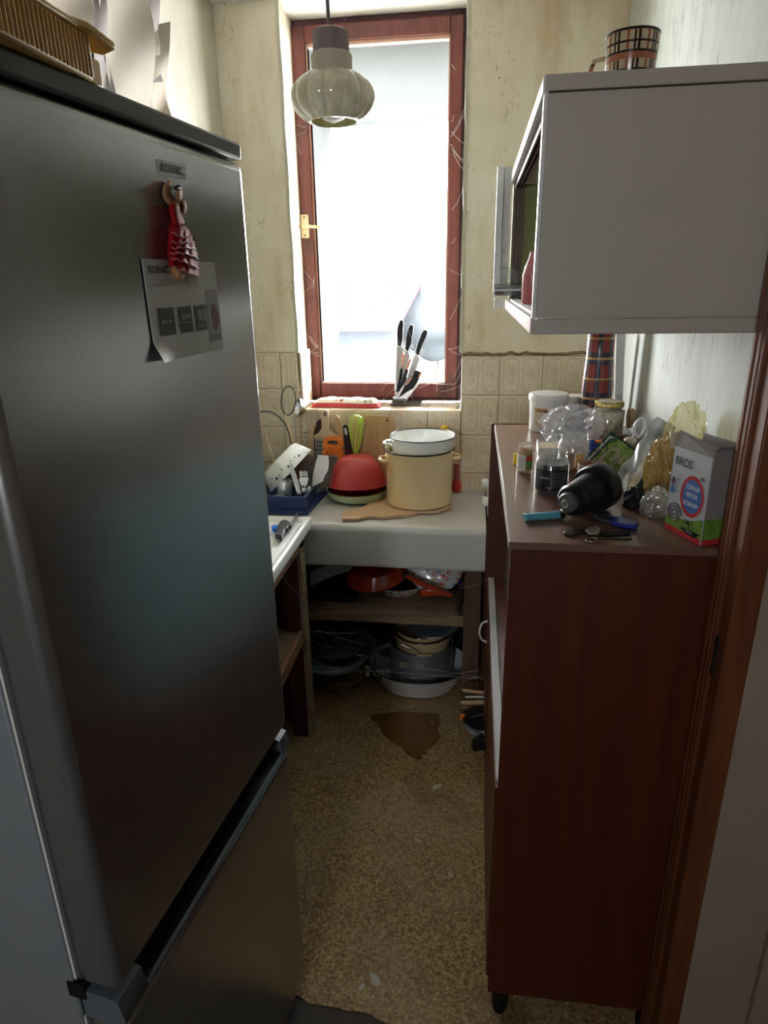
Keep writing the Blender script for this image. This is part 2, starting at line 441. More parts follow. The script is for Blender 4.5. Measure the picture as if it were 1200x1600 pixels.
M['inkblue'] = pm('blue_print', (.07, .17, .48), .4)
M['inkgreen'] = pm('leaf_green_print', (.20, .36, .05), .45, col2=(.10, .22, .03), scale=60)
M['inkpink'] = pm('faded_red_print', (.30, .10, .10), .45, col2=(.18, .05, .06), scale=60)
M['ribbed'] = pm('ochre_plastic', (.80, .54, .18), .5, col2=(.68, .44, .13), scale=6)
M['frame'] = wood('red_brown_window_paint', (.095, .020, .017), (.23, .060, .046), 'z', .45, dirt=(.05, .02, .02), bump=.001)
M['frame_dark'] = wood('dark_purple_brown_window_frame', (.035, .008, .014), (.10, .025, .035), 'z', .55, dirt=(.02, .01, .012), bump=.001)
M['bead'] = pm('raw_wood_glazing_bead', (.72, .45, .32), .6, scale=20)
M['pane'] = glassy('dusty_window_glass', refl=0, haze=.004)
M['glass'] = glassy('clear_jar_glass', (.97, .985, .98), .18, haze=.03)
M['film'] = glassy('clear_crumpled_film', (.96, .96, .97), .4, haze=.09, rough=.12)
M['acryl'] = glassy('clear_acrylic', (.93, .94, .95), .3, haze=.12, hcol=(.75, .72, .68))
M['brass'] = pm('worn_gold_metal', (.72, .56, .22), .3, metal=.9, scale=30)
M['handle_cream'] = pm('aged_cream_metal_handle', (.72, .62, .40), .35, metal=.3)
M['steel'] = pm('brushed_steel', (.62, .62, .60), .25, metal=1, scale=50, stretch=(1, 1, .1))
M['steel_dull'] = pm('dull_steel', (.55, .52, .47), .4, metal=.85, scale=30)
M['chrome'] = pm('chrome', (.75, .75, .75), .1, metal=1)
M['cabwood'] = wood('red_brown_veneer', (.058, .009, .003), (.108, .022, .006), 'z', .42, .5, .0002, coat=.03)
M['cabtop'] = pm('worn_brown_laminate_top', (.19, .105, .075), .34, col2=(.145, .075, .052), scale=7, dirt=(.34, .24, .18), dscale=22, dlo=.66, dhi=.74, coat=.25)
M['cabedge'] = pm('chipped_pale_edge', (.40, .35, .31), .6, scale=30)
M['jambwood'] = wood('varnished_brown_door_casing', (.075, .020, .008), (.22, .070, .024), 'z', .4, .6, .0003, coat=.1)
M['whitepaint'] = pm('yellowed_white_cupboard_paint', (.50, .465, .405), .42, col2=(.46, .425, .37), scale=3, dirt=(.30, .25, .20), dscale=20, dlo=.74, dhi=.78)
M['whitepaint2'] = pm('white_gloss_paint', (.74, .75, .74), .35, scale=8, dirt=(.35, .28, .2), dscale=18, dlo=.68)
M['olive'] = pm('olive_green_inner_paint', (.20, .22, .055), .5, scale=6)
M['track'] = pm('dark_brown_grooved_track', (.09, .035, .035), .4, scale=30)
M['slideglass'] = pm('blue_green_patterned_sliding_glass', (.28, .44, .46), .12, col2=(.12, .22, .25), scale=22, stretch=(1, 3, .5), coat=.8)
M['oilcloth'] = pm('pale_grey_oilcloth', (.60, .585, .56), .38, scale=3, col2=(.56, .545, .52), dirt=(.36, .30, .24), dscale=60, dlo=.76, dhi=.79)
M['oldwood'] = wood('rough_grey_brown_wood', (.07, .032, .02), (.18, .095, .06), 'z', .75, 1, .001, dirt=(.07, .04, .025))
M['oldwood_y'] = wood('stained_reddish_rail_wood', (.17, .075, .04), (.42, .24, .14), 'y', .65, 1, .0008, dirt=(.12, .05, .03))
M['oldwood_x'] = wood('weathered_shelf_plank', (.16, .10, .06), (.40, .28, .18), 'x', .75, 1, .001, dirt=(.10, .06, .04))
M['redboard'] = wood('dark_red_brown_board', (.045, .014, .009), (.11, .034, .020), 'z', .6)
M['paleface'] = pm('yellowed_strip_on_post', (.46, .37, .25), .6, scale=14, dirt=(.22, .12, .06), dscale=12, dlo=.52)
M['palewood'] = wood('pale_beech', (.52, .33, .18), (.74, .53, .33), 'z', .55, 1, .0003)
M['palewood_x'] = wood('pale_beech_board', (.50, .31, .17), (.70, .48, .30), 'x', .5, 1, .0003)
M['boardwood'] = wood('worn_leaning_board_wood', (.45, .27, .13), (.66, .44, .25), 'z', .6, 1.4, .0003)
M['yenamel'] = enamel('pale_yellow_enamel', (.80, .62, .34))
M['wenamel'] = enamel('white_enamel', (.80, .82, .80))
M['wenamel_dirty'] = enamel('grimy_white_enamel', (.80, .82, .84), .22, (.40, .36, .33), .62)
M['blackrim'] = pm('black_enamel_rim', (.012, .014, .02), .2)
M['greyenamel'] = enamel('grey_blue_enamel', (.20, .23, .29), .3, (.10, .09, .10), .5)
M['blueenamel'] = enamel('dusty_blue_enamel', (.34, .50, .62), .3)
M['alu'] = pm('dull_aluminium', (.38, .41, .46), .45, metal=.6, scale=14, dirt=(.12, .11, .12), dscale=6, dlo=.5)
M['redplastic'] = pm('matte_red_plastic', (.52, .045, .045), .42, col2=(.44, .035, .036), scale=5)
M['redbright'] = pm('bright_red_plastic', (.58, .03, .035), .35, scale=5)
M['greenpan'] = pm('pale_green_ceramic', (.50, .62, .38), .3, scale=5)
M['darkin'] = pm('brown_pan_coating', (.11, .035, .03), .35)
M['orange'] = pm('orange_plastic', (.90, .26, .03), .4, col2=(.80, .20, .02), scale=6)
M['orangered'] = pm('glossy_orange_red_enamel', (.55, .06, .015), .12, col2=(.48, .045, .012), scale=4, coat=.6)
M['lime'] = pm('lime_green_silicone', (.55, .78, .10), .35)
M['limedk'] = pm('deep_lime_silicone', (.32, .60, .06), .35)
M['maroon'] = pm('maroon_plastic', (.10, .018, .028), .3)
M['cream'] = pm('cream_plastic', (.78, .62, .40), .4, scale=6)
M['bluetray'] = pm('navy_blue_plastic', (.022, .045, .16), .35, scale=6, col2=(.018, .035, .12))
M['bluebright'] = pm('bright_blue_plastic', (.01, .13, .62), .3)
M['bluedark'] = pm('deep_blue_plastic', (.012, .03, .30), .28)
M['cyan'] = pm('sky_blue_plastic', (.10, .36, .50), .25)
M['mitt'] = None
def m_mitt():
    n = N('floral_quilted_cloth'); v = n.map(); vo = n.vor(v, 62); d = vo.outputs['Distance']; r_ = n.xyz(vo.outputs['Color'])[1]
    cc = n.ramp(r_, [(0, (.55, .05, .06)), (.4, (.18, .30, .12)), (.6, (.70, .20, .20)), (.8, (.45, .38, .14))]); cc.node.color_ramp.interpolation = 'CONSTANT'
    c = n.mix(n.math('LESS_THAN', n.math('ADD', d, n.math('MULTIPLY', n.noise(v, 90, 2), .3)), .5), (.82, .78, .72), cc)
    z = n.xyz(v)[2]; c = n.mix(n.math('LESS_THAN', z, .017), c, (.55, .05, .06))
    n.set(col=c, rough=.9, sheen=.3); n.bump(n.noise(v, 120), .001); return n.m
M['mitt'] = m_mitt()
M['lampglass'] = None
def m_lamp():
    n = N('cream_swirled_opal_glass'); v = n.map((1, 1, 1)); a = n.noise(n.map((4, 4, 1)), 9, 4, .5, .8)
    c = n.ramp(a, [(.3, (.60, .54, .36)), (.55, (.72, .69, .50)), (.75, (.84, .82, .66))])
    n.set(col=c, rough=.12, coat=.8, sss=.25); n.b.inputs['Subsurface Radius'].default_value = (.03, .03, .02); n.b.inputs['Subsurface Scale'].default_value = .5
    return n.m
M['lampglass'] = m_lamp()
M['lampcap'] = pm('taupe_plastic_lamp_cap', (.24, .19, .19), .5)
M['lampcollar'] = pm('cream_lamp_collar', (.56, .52, .41), .45)
M['wire'] = pm('mauve_brown_cord', (.16, .12, .13), .5)
M['web'] = pm('dusty_cobweb_thread', (.75, .75, .75), .9)
M['web'].node_tree.nodes.get('Principled BSDF').inputs['Roughness'].default_value = .9
M['debris'] = pm('pale_paint_flake', (.66, .63, .57), .7)
M['skin'] = pm('painted_skin_tone', (.46, .24, .12), .6, spec=.1)
M['reddress'] = pm('glossy_red_resin', (.36, .012, .020), .6, spec=.06, scale=30)
M['frill'] = pm('pale_pink_frill_paint', (.45, .16, .17), .5)
M['hair'] = pm('black_hair_paint', (.01, .009, .009), .6, spec=.1)
M['foil'] = None
def m_foil(name, c=(.88, .90, .94), c2=(.45, .50, .58)):
    n = N(name); a = n.noise(n.map((1, 1, 1)), 22, 3, .5, .5); n.set(col=n.ramp(a, [(.35, c2), (.6, c)]), rough=.34, metal=.6); n.bump(n.noise(n.map(), 35, 3), .003); return n.m
M['foil'] = m_foil('creased_silver_foil')
M['foildark'] = m_foil('dark_teal_foil_back', (.05, .10, .14), (.015, .03, .05))
M['powder'] = None
def m_powder():
    n = N('lumpy_cream_powder'); v = n.map(); a = n.noise(v, 95, 6, .7, 1.0)
    n.set(col=n.ramp(a, [(.36, (.16, .13, .10)), (.45, (.60, .53, .38)), (.6, (.80, .75, .60))]), rough=.9); n.bump(a, .002); return n.m
M['powder'] = m_powder()
M['coffee'] = pm('dark_coffee_grounds', (.035, .016, .012), .8, scale=260, bump=.001)
M['tartanred'] = stripes('tartan_flask_wrap', (.26, .03, .03), [(3, 1.1, .1, .38, (.015, .02, .05)), (2, 9, .3, .30, (.02, .02, .045)), (2, 9, .18, .06, (.45, .28, .10)), (2, 9, .68, .05, (.35, .25, .10)), (3, 2.2, .55, .06, (.30, .16, .07))], .25)
M['tartanmug'] = stripes('beige_tartan_ceramic', (.55, .44, .30), [(3, 1.3, .0, .12, (.02, .012, .010)), (3, 1.3, .2, .10, (.02, .012, .010)), (3, 1.3, .55, .14, (.32, .10, .05)), (2, 26, .1, .30, (.36, .13, .07)), (2, 26, .52, .08, (.02, .012, .01)), (2, 26, .86, .08, (.02, .012, .01))], .2)
M['yellowcap'] = pm('yellow_plastic_cap', (.85, .60, .03), .35)
M['pinkbottle'] = pm('dusty_pink_plastic_bottle', (.46, .13, .13), .3)
M['wax'] = pm('red_wax', (.42, .03, .02), .35)
M['cerclay'] = pm('pale_ceramic', (.50, .42, .37), .4)
M['orangestuff'] = pm('orange_seasoning', (.62, .30, .06), .8, scale=80, bump=.002)
M['labelbeige'] = pm('beige_paper_label', (.62, .52, .40), .6)
M['labelorange'] = pm('orange_label_band', (.72, .36, .06), .5)
M['labelblack'] = pm('black_jar_label', (.012, .012, .02), .3)
M['labelwhite'] = pm('white_paper_label', (.70, .68, .64), .5)
M['labelgreen'] = pm('green_label', (.10, .26, .06), .5)
M['packetdark'] = pm('dark_green_packet_print', (.012, .045, .042), .25, coat=.4)
def m_packet():
    n = N('asparagus_soup_packet_photo'); v = n.map(); a = n.noise(v, 38, 4, .6, .6)
    n.set(col=n.ramp(a, [(.32, (.03, .08, .03)), (.45, (.12, .22, .05)), (.56, (.30, .36, .12)), (.68, (.50, .48, .33))]), rough=.25, coat=.4); return n.m
M['packetphoto'] = m_packet()
M['soup'] = pm('packet_picture_cream_bowl', (.46, .43, .32), .3, col2=(.34, .32, .22), scale=90)
M['crinkle'] = pm('crinkled_ochre_wrapper', (.52, .34, .10), .25, col2=(.34, .22, .07), scale=30, bump=.003, bscale=60, coat=.5)
M['bagwhite'] = pm('milky_plastic_bag', (.42, .41, .36), .3, scale=30, bump=.004, bscale=50)
M['cardgrey'] = pm('grey_carton_inside', (.30, .28, .27), .75, scale=20)
M['cartonface'] = pm('silver_white_carton_print', (.55, .57, .62), .35, scale=4, col2=(.48, .50, .55))
M['cartonside'] = pm('grey_carton_side', (.30, .28, .28), .5)
M['darkmetal'] = pm('dark_tarnished_metal', (.10, .085, .07), .35, metal=.9, scale=60)
M['woodtooth'] = pm('toothpick_wood', (.62, .36, .18), .7, scale=120)
M['roofred'] = pm('red_clay_roof_tiles', (.070, .024, .027), .9, spec=0, scale=9)
M['render'] = pm('pale_house_render', (.036, .041, .047), .9, spec=0, scale=2)
M['ground'] = pm('dry_grass_ground', (.24, .24, .23), .95, spec=0, scale=3)
M['leaf'] = pm('tree_foliage', (.034, .039, .043), .9, spec=0, scale=20)
M['bark'] = pm('tree_bark', (.14, .10, .07), .9)
M['soffit'] = pm('grey_eave_board', (.044, .047, .046), .9, scale=3, spec=0)
M['scrap'] = pm('green_plastic_scrap', (.10, .20, .05), .5)
M['bluepattern'] = pm('blue_flower_print', (.05, .10, .28), .25)

# ================================================================ STRUCTURE
WL, WR, WB, ZC = -.91, .455, 2.55, 2.49
NX0, NX1, SILL, WY = -.69, -.047, 1.12, 2.74
# floor: torn linoleum on a dark subfloor
b = MB().box(-1.3, 1.4, -2.2, 2.6, -.06, -.004); struct('floor', b, M['subfloor'], smooth=False)
edge = [P(u, v, z=0) for u, v in ((470, 1556), (482, 1566), (497, 1568), (520, 1572), (543, 1578), (560, 1579), (580, 1584), (590, 1592), (606, 1598), (640, 1612), (700, 1625), (800, 1632), (1010, 1640))]
pts = [(WL, 1.06, 0)] + [tuple(p) for p in edge] + [(WR, 1.0, 0), (WR, 2.55, 0), (WL, 2.55, 0)]
lino = MB().prism(pts, (0, 0, -.0035)); struct('floor_linoleum', lino, M['lino'], smooth=False)['label'] = 'speckled brown worn linoleum with a torn front edge'
struct('ceiling', MB().box(-1.3, 1.4, -2.2, 2.80, ZC, ZC + .1), M['plaster'], smooth=False)
# walls
wl = struct('wall_left', MB().box(WL - .1, WL, -2.1, 2.65, 0, ZC), M['leftwall'], smooth=False)
wr = struct('wall_right', MB().box(WR, WR + .1, 1.0, 2.65, 0, ZC), M['crackwall'], smooth=False)
wbk = MB()
wbk.box(WL, NX0, WB, WY + .10, 0, ZC); wbk.box(NX1, WR, WB, WY + .10, 0, ZC); wbk.box(NX0, NX1, WB, WY + .10, 0, SILL - .012)
wb = struct('wall_back', wbk, M['wallpaper'], smooth=False)
# plaster reveals of the window niche
for s_, x in ((1, NX0), (-1, NX1)):
    def rv(a, c, x=x, s_=s_):
        z = 1.34 + (ZC - 1.34) * c; y = WB - .004 + (WY - WB) * a
        return (x + s_ * (.010 + .0015 * math.sin(z * 23 + a * 5)) - s_ * .022 * a * (x < -.3) , y, z)
    obj('niche_reveal', MB().grid(rv, 6, 24, (-s_ * .012, 0, 0)), M['reveal'], wb)
# hall side: near wall with the doorway casing, back of the hall with an unseen opening added for fill light
nr = MB().box(.44, 1.3, .965, 1.10, 0, ZC)
nw = struct('wall_near', nr, M['creamwall'], smooth=False)
obj('corner_bead', MB().box(.565, .60, .951, .966, 0, 2.3), M['creamwall'], nw, bev=.003)
struct('wall_hall_right', MB().box(1.3, 1.4, -2.1, 1.10, 0, ZC), M['creamwall'], smooth=False)
hb = MB(); hb.box(WL, 1.3, -2.1, -2.0, 0, 1.44); hb.box(WL, 1.3, -2.1, -2.0, 1.76, ZC); hb.box(-.45, 1.3, -2.1, -2.0, 1.44, 1.76); hb.box(WL, -.75, -2.1, -2.0, 1.44, 1.76)
struct('wall_hall_back', hb, M['creamwall'], smooth=False)
# door casing on the right, stepped moulding
jb = thing('door_casing', 'varnished brown door casing at right between cream wall and kitchen', 'door frame', (.43, 1.0, 0))
obj('casing_board', MB().box(.404, .445, .962, 1.032, 0, 2.2), M['jambwood'], jb, bev=.003)
obj('casing_moulding', MB().box(.398, .406, 1.008, 1.018, 0, 2.2).box(.398, .406, .996, 1.002, 0, 2.2), M['jambwood'], jb, bev=.0015)
obj('casing_lip', MB().box(.400, .452, 1.030, 1.043, 0, 2.2), M['jambwood'], jb, bev=.003)
obj('strike_plate', MB().box(.4005, .404, .985, 1.0, .98, 1.05), M['darkmetal'], jb)

# tiles -------------------------------------------------------------
def tile_mesh(w, h, d=.007):
    m = MB().box(-w / 2 + .0015, w / 2 - .0015, -d, 0, -h / 2 + .0015, h / 2 - .0015)
    me = mesh_of(m, 'tile', Vector((0, 0, 0)), False); me.materials.append(M['tile']); return me
_tm = {}
def tile(cx, cz, w, h, y=WB, rot=None, parent=None, x=None):
    k = (round(w, 4), round(h, 4))
    if k not in _tm: _tm[k] = tile_mesh(w, h)
    o = bpy.data.objects.new('tile', _tm[k]); SC.collection.objects.link(o); o.parent = parent
    o.location = Vector((cx, y, cz)) - root_loc(parent)
    if rot: o.rotation_euler = rot
    else: o.rotation_euler = (random.uniform(-.006, .006), 0, random.uniform(-.008, .008))
    return o
cols_r = [(-.046, .096), (.096, .254), (.254, .41), (.41, WR)]
rows = [(.872, 1.027), (1.027, 1.183), (1.183, 1.330)]
for x0, x1 in cols_r:
    for z0, z1 in rows + [(.795, .872), (.64, .795)]:
        tile((x0 + x1) / 2, (z0 + z1) / 2, x1 - x0, z1 - z0, parent=wb)
for x0, x1 in [(WL, -.757), (-.757, NX0)]:
    for z0, z1 in [(.90, 1.052), (1.052, 1.205), (1.205, 1.345), (.75, .90)]:
        tile((x0 + x1) / 2, (z0 + z1) / 2, x1 - x0, z1 - z0, parent=wb)
cols_m = [(NX0, -.6176), (-.6176, -.4657), (-.4657, -.3239), (-.3239, -.1766), (-.1766, -.047)]
for x0, x1 in cols_m:
    for z0, z1 in [(1.027, 1.117), (.872, 1.027), (.795, .872)]:
        tile((x0 + x1) / 2, (z0 + z1) / 2, x1 - x0, z1 - z0, parent=wb)
    # sill tiles lie flat
    tile((x0 + x1) / 2, SILL - .0005, x1 - x0, .155, y=WB + .077, rot=(PI / 2, 0, 0), parent=wb)
obj('grout_bed', MB().box(NX1, WR, WB - .003, WB, .6, 1.33).box(WL, NX0, WB - .003, WB, .6, 1.345).box(NX0, NX1, WB - .003, WB, .6, 1.115).box(NX0, NX1, WB, WY, SILL - .013, SILL - .004), M['grout'], wb, smooth=False)
for z0, z1 in [(1.125, 1.20), (1.20, 1.345)]:
    o = tile(NX0 + .008, (z0 + z1) / 2, .15, z1 - z0, y=WB + .08, rot=(0, 0, PI / 2), parent=wb)
# torn wallpaper edge above the tiles on the right, broken plaster lip
def lip(a, c):
    x = NX1 + (WR - NX1) * a; return (x, WB - .016 * (1 - abs(2 * c - 1)) - .001, 1.331 + .008 * mnoise.noise(Vector((x * 9, 1, 1))) + .006 * mnoise.noise(Vector((x * 34, 5, 1))) + .011 * c)
obj('torn_paper_edge', MB().grid(lip, 60, 4), pm('broken_brown_plaster', (.30, .20, .11), .9, scale=30, bump=.002), wb)

# ---------------------------------------------------------------- window
wt = bpy.data.objects.new('window_1', None); SC.collection.objects.link(wt); wt.location = (-.38, WY, 1.13); BASE[wt.name] = Vector(wt.location)
wt['kind'] = 'structure'
xo0, xo1, zo0, zo1 = -.712, -.052, 1.125, 2.489
def fr(mb, x0, x1, z0, z1, wl, wr_, wb_, wt_, y0, y1):
    mb.box(x0, x0 + wl, y0, y1, z0, z1); mb.box(x1 - wr_, x1, y0, y1, z0, z1)
    mb.box(x0 + wl, x1 - wr_, y0, y1, z0, z0 + wb_); mb.box(x0 + wl, x1 - wr_, y0, y1, z1 - wt_, z1); return mb
obj('window_frame', fr(MB(), xo0, xo1, zo0, zo1, .022, .022, .02, .02, WY, WY + .07), M['frame_dark'], wt, bev=.002)
sx0, sx1, sz0, sz1 = -.70, -.071, 1.140, 2.470
sash = obj('window_sash', fr(MB(), sx0, sx1, sz0, sz1, .058, .045, .058, .052, WY - .012, WY + .045), M['frame'], wt, bev=.003)
obj('glazing_bead', fr(MB(), sx0 + .057, sx1 - .044, sz0 + .057, sz1 - .051, .008, .006, .005, .014, WY + .002, WY + .03), M['bead'], sash)
obj('window_pane', MB().box(sx0 + .05, sx1 - .04, WY + .022, WY + .026, sz0 + .05, sz1 - .045), M['pane'], sash, smooth=False)
hd = obj('window_handle', MB().box(-.690, -.658, WY - .020, WY - .012, 1.765, 1.85), M['handle_cream'], sash, bev=.002)
obj('handle_lever', MB().tube([(-.674, WY - .018, 1.806), (-.674, WY - .05, 1.806), (-.66, WY - .056, 1.806), (-.600, WY - .056, 1.800)], [.008, .007, .007, .005]), M['handle_cream'], hd)
obj('screw', MB().lathe([(0, 0), (.004, 0), (.003, .003), (0, .003)], (-.674, WY - .019, 1.84), 10, Matrix.Rotation(PI / 2, 4, 'X')).lathe([(0, 0), (.004, 0), (.003, .003), (0, .003)], (-.674, WY - .019, 1.775), 10, Matrix.Rotation(PI / 2, 4, 'X')), M['darkmetal'], hd)
# ---------------------------------------------------------------- outside
lg = MB(); lg.box(-2.6, 1.6, 2.86, 4.2, 2.44, 2.56)
struct('ceiling_eave', lg, M['soffit'], smooth=False)
struct('trim_1', MB().box(-1.10, -.855, 3.95, 4.2, -3, 2.44), M['soffit'], smooth=False)
struct('floor_outside', MB().box(-30, 30, 2.95, 60, -3.3, -3.2), M['ground'], smooth=False)
hs = thing('neighbour_house', 'faint neighbouring house with a red tiled roof outside the window', 'house', (-3.5, 15, -3.2))
obj('house_wall', MB().box(-7.5, -1.75, 14.6, 19, -3.2, .65), M['render'], hs, smooth=False)
rf = MB()
for k in range(16):
    a, c = k / 16, (k + 1.15) / 16
    y0, z0 = 14 + 2.4 * a, .62 + .95 * a; y1, z1 = 14 + 2.4 * c, .62 + .95 * c
    xr0, xr1 = -1.62 + .36 * a, -1.62 + .36 * c
    rf.prism([(-8, y0, z0 + .05), (xr0, y0, z0 + .05), (xr1, y1, z1 + .02), (-8, y1, z1 + .02)], (0, 0, -.05))
obj('roof', rf, M['roofred'], hs, smooth=False)
obj('chimney', MB().box(-3.9, -3.5, 16.1, 16.5, 1.4, 2.0), M['render'], hs)
def blob(mb, c, r, seed, k=3, amp=.25):
    bm = bmesh.new(); bmesh.ops.create_icosphere(bm, subdivisions=k, radius=1)
    rnd = random.Random(seed); ph = [(rnd.uniform(2, 6), rnd.uniform(0, 6)) for _ in range(6)]
    vs = []
    for v in bm.verts:
        d = 1 + amp * sum(math.sin(v.co[i % 3] * f + p_) for i, (f, p_) in enumerate(ph)) / 3
        vs.append((c[0] + v.co.x * r[0] * d, c[1] + v.co.y * r[1] * d, c[2] + v.co.z * r[2] * d))
    mb.add(vs, [tuple(x.index for x in f.verts) for f in bm.faces]); bm.free(); return mb
for k, (tx, ty, tz, tr_, lb_) in enumerate([(-.9, 17, .9, (1.1, 1.1, 1.3), 'pale blurred tree outside beside the red roof'), (.9, 20, .6, (1.6, 1.5, 1.6), 'further blurred tree outside near the right window jamb')]):
    t = thing('tree', lb_, 'tree', (tx, ty, -3.2))
    obj('crown', blob(MB(), (tx, ty, tz), tr_, k, 4, .3), M['leaf'], t); obj('trunk', MB().tube([(tx, ty, -3.2), (tx + .1, ty, tz)], [.16, .1]), M['bark'], t)

# ================================================================ FRIDGE (turned 7 degrees)
FO = Vector((-.354, 1.068, 0)); FM = Matrix.Translation(FO) @ Matrix.Rotation(math.radians(-7), 4, 'Z')
fn_ = np.array(FM.to_3x3() @ Vector((1, 0, 0))); fw_ = np.array(FM.to_3x3() @ Vector((0, -1, 0)))   # outward, and far-to-near
fg = thing('fridge_freezer', 'tall silver fridge freezer standing at the left', 'fridge', FO)
FW, FH = .55, 1.792
def fb(x0, x1, y0, y1, z0, z1): return MB().box(x0, x1, y0, y1, z0, z1, FM)
obj('body', fb(-.49, -.066, -FW, 0, .03, FH - .012), M['fridge_side'], fg, bev=.004)
dr = obj('fridge_door', fb(-.058, 0, -FW, 0, .758, FH - .020), M['fridge'], fg, bev=.014, seg=4)
fd = obj('freezer_door', fb(-.058, 0, -FW, 0, .055, .700), M['fridge'], fg, bev=.014, seg=4)
obj('door_gasket', fb(-.068, -.056, -FW + .006, -.006, .06, .695), M['gasket'], fd); obj('door_gasket', fb(-.068, -.056, -FW + .006, -.006, .76, FH - .03), M['gasket'], dr)
obj('gasket_edge', fb(-.064, -.0605, -FW + .001, -.001, .06, .695), M['white'], fd); obj('gasket_edge', fb(-.064, -.0605, -FW + .001, -.001, .765, FH - .03), M['white'], dr)
obj('top_cap', fb(-.49, -.002, -FW - .001, .001, FH - .017, FH + .006), M['capgrey'], fg, bev=.004)
# handle trim along the top of the freezer door with a dark finger slot
tr = MB()
prof = [(-.058, .700), (-.002, .698), (.003, .712), (-.004, .742), (-.020, .748), (-.058, .748)]
def strip(mb, y0, y1, pr_): 
    mb.prism([FM @ Vector((x, y0, z)) for x, z in pr_], (FM.to_3x3() @ Vector((0, y1 - y0, 0))))
strip(tr, -FW, -FW + .05, prof); strip(tr, -.035, 0, prof)
strip(tr, -FW + .05, -.035, [(-.058, .700), (-.002, .698), (.003, .712), (-.001, .716), (-.022, .712), (-.026, .748), (-.058, .748)])
th_ = obj('handle_trim', tr, M['trimgrey'], fd)
obj('handle_slot', fb(-.024, -.0225, -FW + .052, -.037, .713, .744), M['blackmatte'], th_)
obj('slot_floor', fb(-.0222, -.0015, -FW + .052, -.037, .7135, .7175), M['blackmatte'], th_)
obj('hinge_block', fb(-.075, -.050, -FW - .002, -FW + .02, .735, .760), M['black'], fg)
obj('plinth', fb(-.45, -.03, -FW + .01, -.01, .0, .052), M['capgrey'], fg)
bmag = MB(); O0 = np.array(FO)
def FP(u, v, off=0): return PL(u, v, O0 + fn_ * off, fn_)
upz = np.array([0, 0, 1.])
# brand sticker
c = [FP(243, 248), FP(290, 257), FP(290, 281), FP(247, 273)]
stk = obj('brand_sticker', MB().prism([p + fn_ * .0008 for p in c], -fn_ * .0007), pm('silver_sticker', (.42, .46, .46), .25, metal=.4), dr, smooth=False)
ux = (c[2] - c[3]); wdt = np.linalg.norm(ux); ux /= wdt; uy = np.cross(fn_, ux)
t_ = MB(); text(t_, 'KOENIC', c[3] + uy * .004 + ux * wdt * .10, ux, uy, fn_, wdt * .8, off=.0012, bold=.02, height=.010)
obj('lettering', t_, M['ink'], stk, smooth=False)
# ---- leaflet held by the magnet
lc = [FP(220, 404, .0012), FP(334, 410, .0012), FP(348, 545, .0012), FP(243, 567, .0012)]
lf = thing('leaflet', 'white energy leaflet held under the dancer magnet on the fridge', 'leaflet', (lc[3] + lc[2]) / 2)
def bil(a, b_, off=0):   # a right, b down
    return lc[0] * (1 - a) * (1 - b_) + lc[1] * a * (1 - b_) + lc[2] * a * b_ + lc[3] * (1 - a) * b_ + fn_ * (off + .0012)
def curl(a, c_):
    k = max(0, c_ - .8) * max(0, .25 - a) * .25
    return bil(a, c_, k)
obj('sheet', MB().grid(curl, 12, 16, -fn_ * .0006), M['paper'], lf)
def lq(a0, a1, b0, b1, off=.0009): return MB().grid(lambda a, c_: bil(a0 + (a1 - a0) * a, b0 + (b1 - b0) * c_, off), 2, 2)
def ltext(s, a, b_, w, h=None, mat=None, off=.0013, bold=.01, par=None, name='print'):
    O = bil(a, b_, off); ux_ = bil(a + .1, b_, off) - O; L = np.linalg.norm(ux_) / .1; ux_ /= np.linalg.norm(ux_)
    uy_ = O - bil(a, b_ + .1, off); uy_ /= np.linalg.norm(uy_)
    return obj(name, text(MB(), s, O, ux_, uy_, fn_, w * L, off=0, bold=bold, height=h), mat or M['ink'], par or lf, smooth=False)
HL = np.linalg.norm(lc[0] - lc[3])
ltext('KOENIC', .05, .135, .25, .075 * HL, bold=.03)
ltext('Gastgeräte Gefrierschrank', .05, .205, .36, .018 * HL, M['inklight'])
ltext('Kühl- und Gefrierkombination', .05, .245, .46, .015 * HL, M['inklight'])
for a0, a1, s1, s2 in ((.09, .30, 'A++', None), (.36, .545, '254L', 'Nutzinhalt'), (.59, .765, '888', 'Gefrier')):
    q_ = obj('info_panel', lq(a0, a1, .47, .745), M['ink'], lf, smooth=False)
    if s1 == '888':
        g_ = MB()
        for i_ in range(2):
            for j_ in range(2):
                cx_, cy_ = .64 + .075 * i_, .52 + .06 * j_
                for (aa, bb, cc_, dd) in ((0, .055, 0, .006), (0, .055, .044, .05), (0, .006, 0, .05), (.049, .055, 0, .05), (.02, .035, .012, .036)):
                    g_.grid(lambda a, c_, aa=aa, bb=bb, cc_=cc_, dd=dd, cx_=cx_, cy_=cy_: bil(cx_ + aa + (bb - aa) * a, cy_ + cc_ + (dd - cc_) * c_, .0012), 1, 1)
        obj('pictogram', g_, M['inkwhite'], q_, smooth=False)
    else: ltext(s1, a0 + .035, .63 if s2 is None else .60, (a1 - a0) * (.6 if s2 is None else .8), .045 * HL if s2 is None else .05 * HL, M['inkwhite'], .0014, .0, q_)
    if s2: ltext(s2, a0 + .02, .70 if s1 == '888' else .64, (a1 - a0) * .75, .015 * HL, M['inkwhite'], .0014, 0, q_)
obj('picture_panel', lq(.80, .975, .30, .80), M['inklight'], lf, smooth=False)
obj('picture_base', lq(.80, .975, .80, .88, .0011), pm('grey_print', (.28, .30, .31), .5), lf, smooth=False)
obj('picture_fruit', MB().add([bil(a, c_, .0016) for a, c_ in ((.885, .44), (.925, .50), (.955, .58), (.955, .66), (.92, .74), (.885, .78), (.855, .70), (.845, .58), (.86, .50))], [tuple(range(9))]), M['inkpink'], lf, smooth=False)
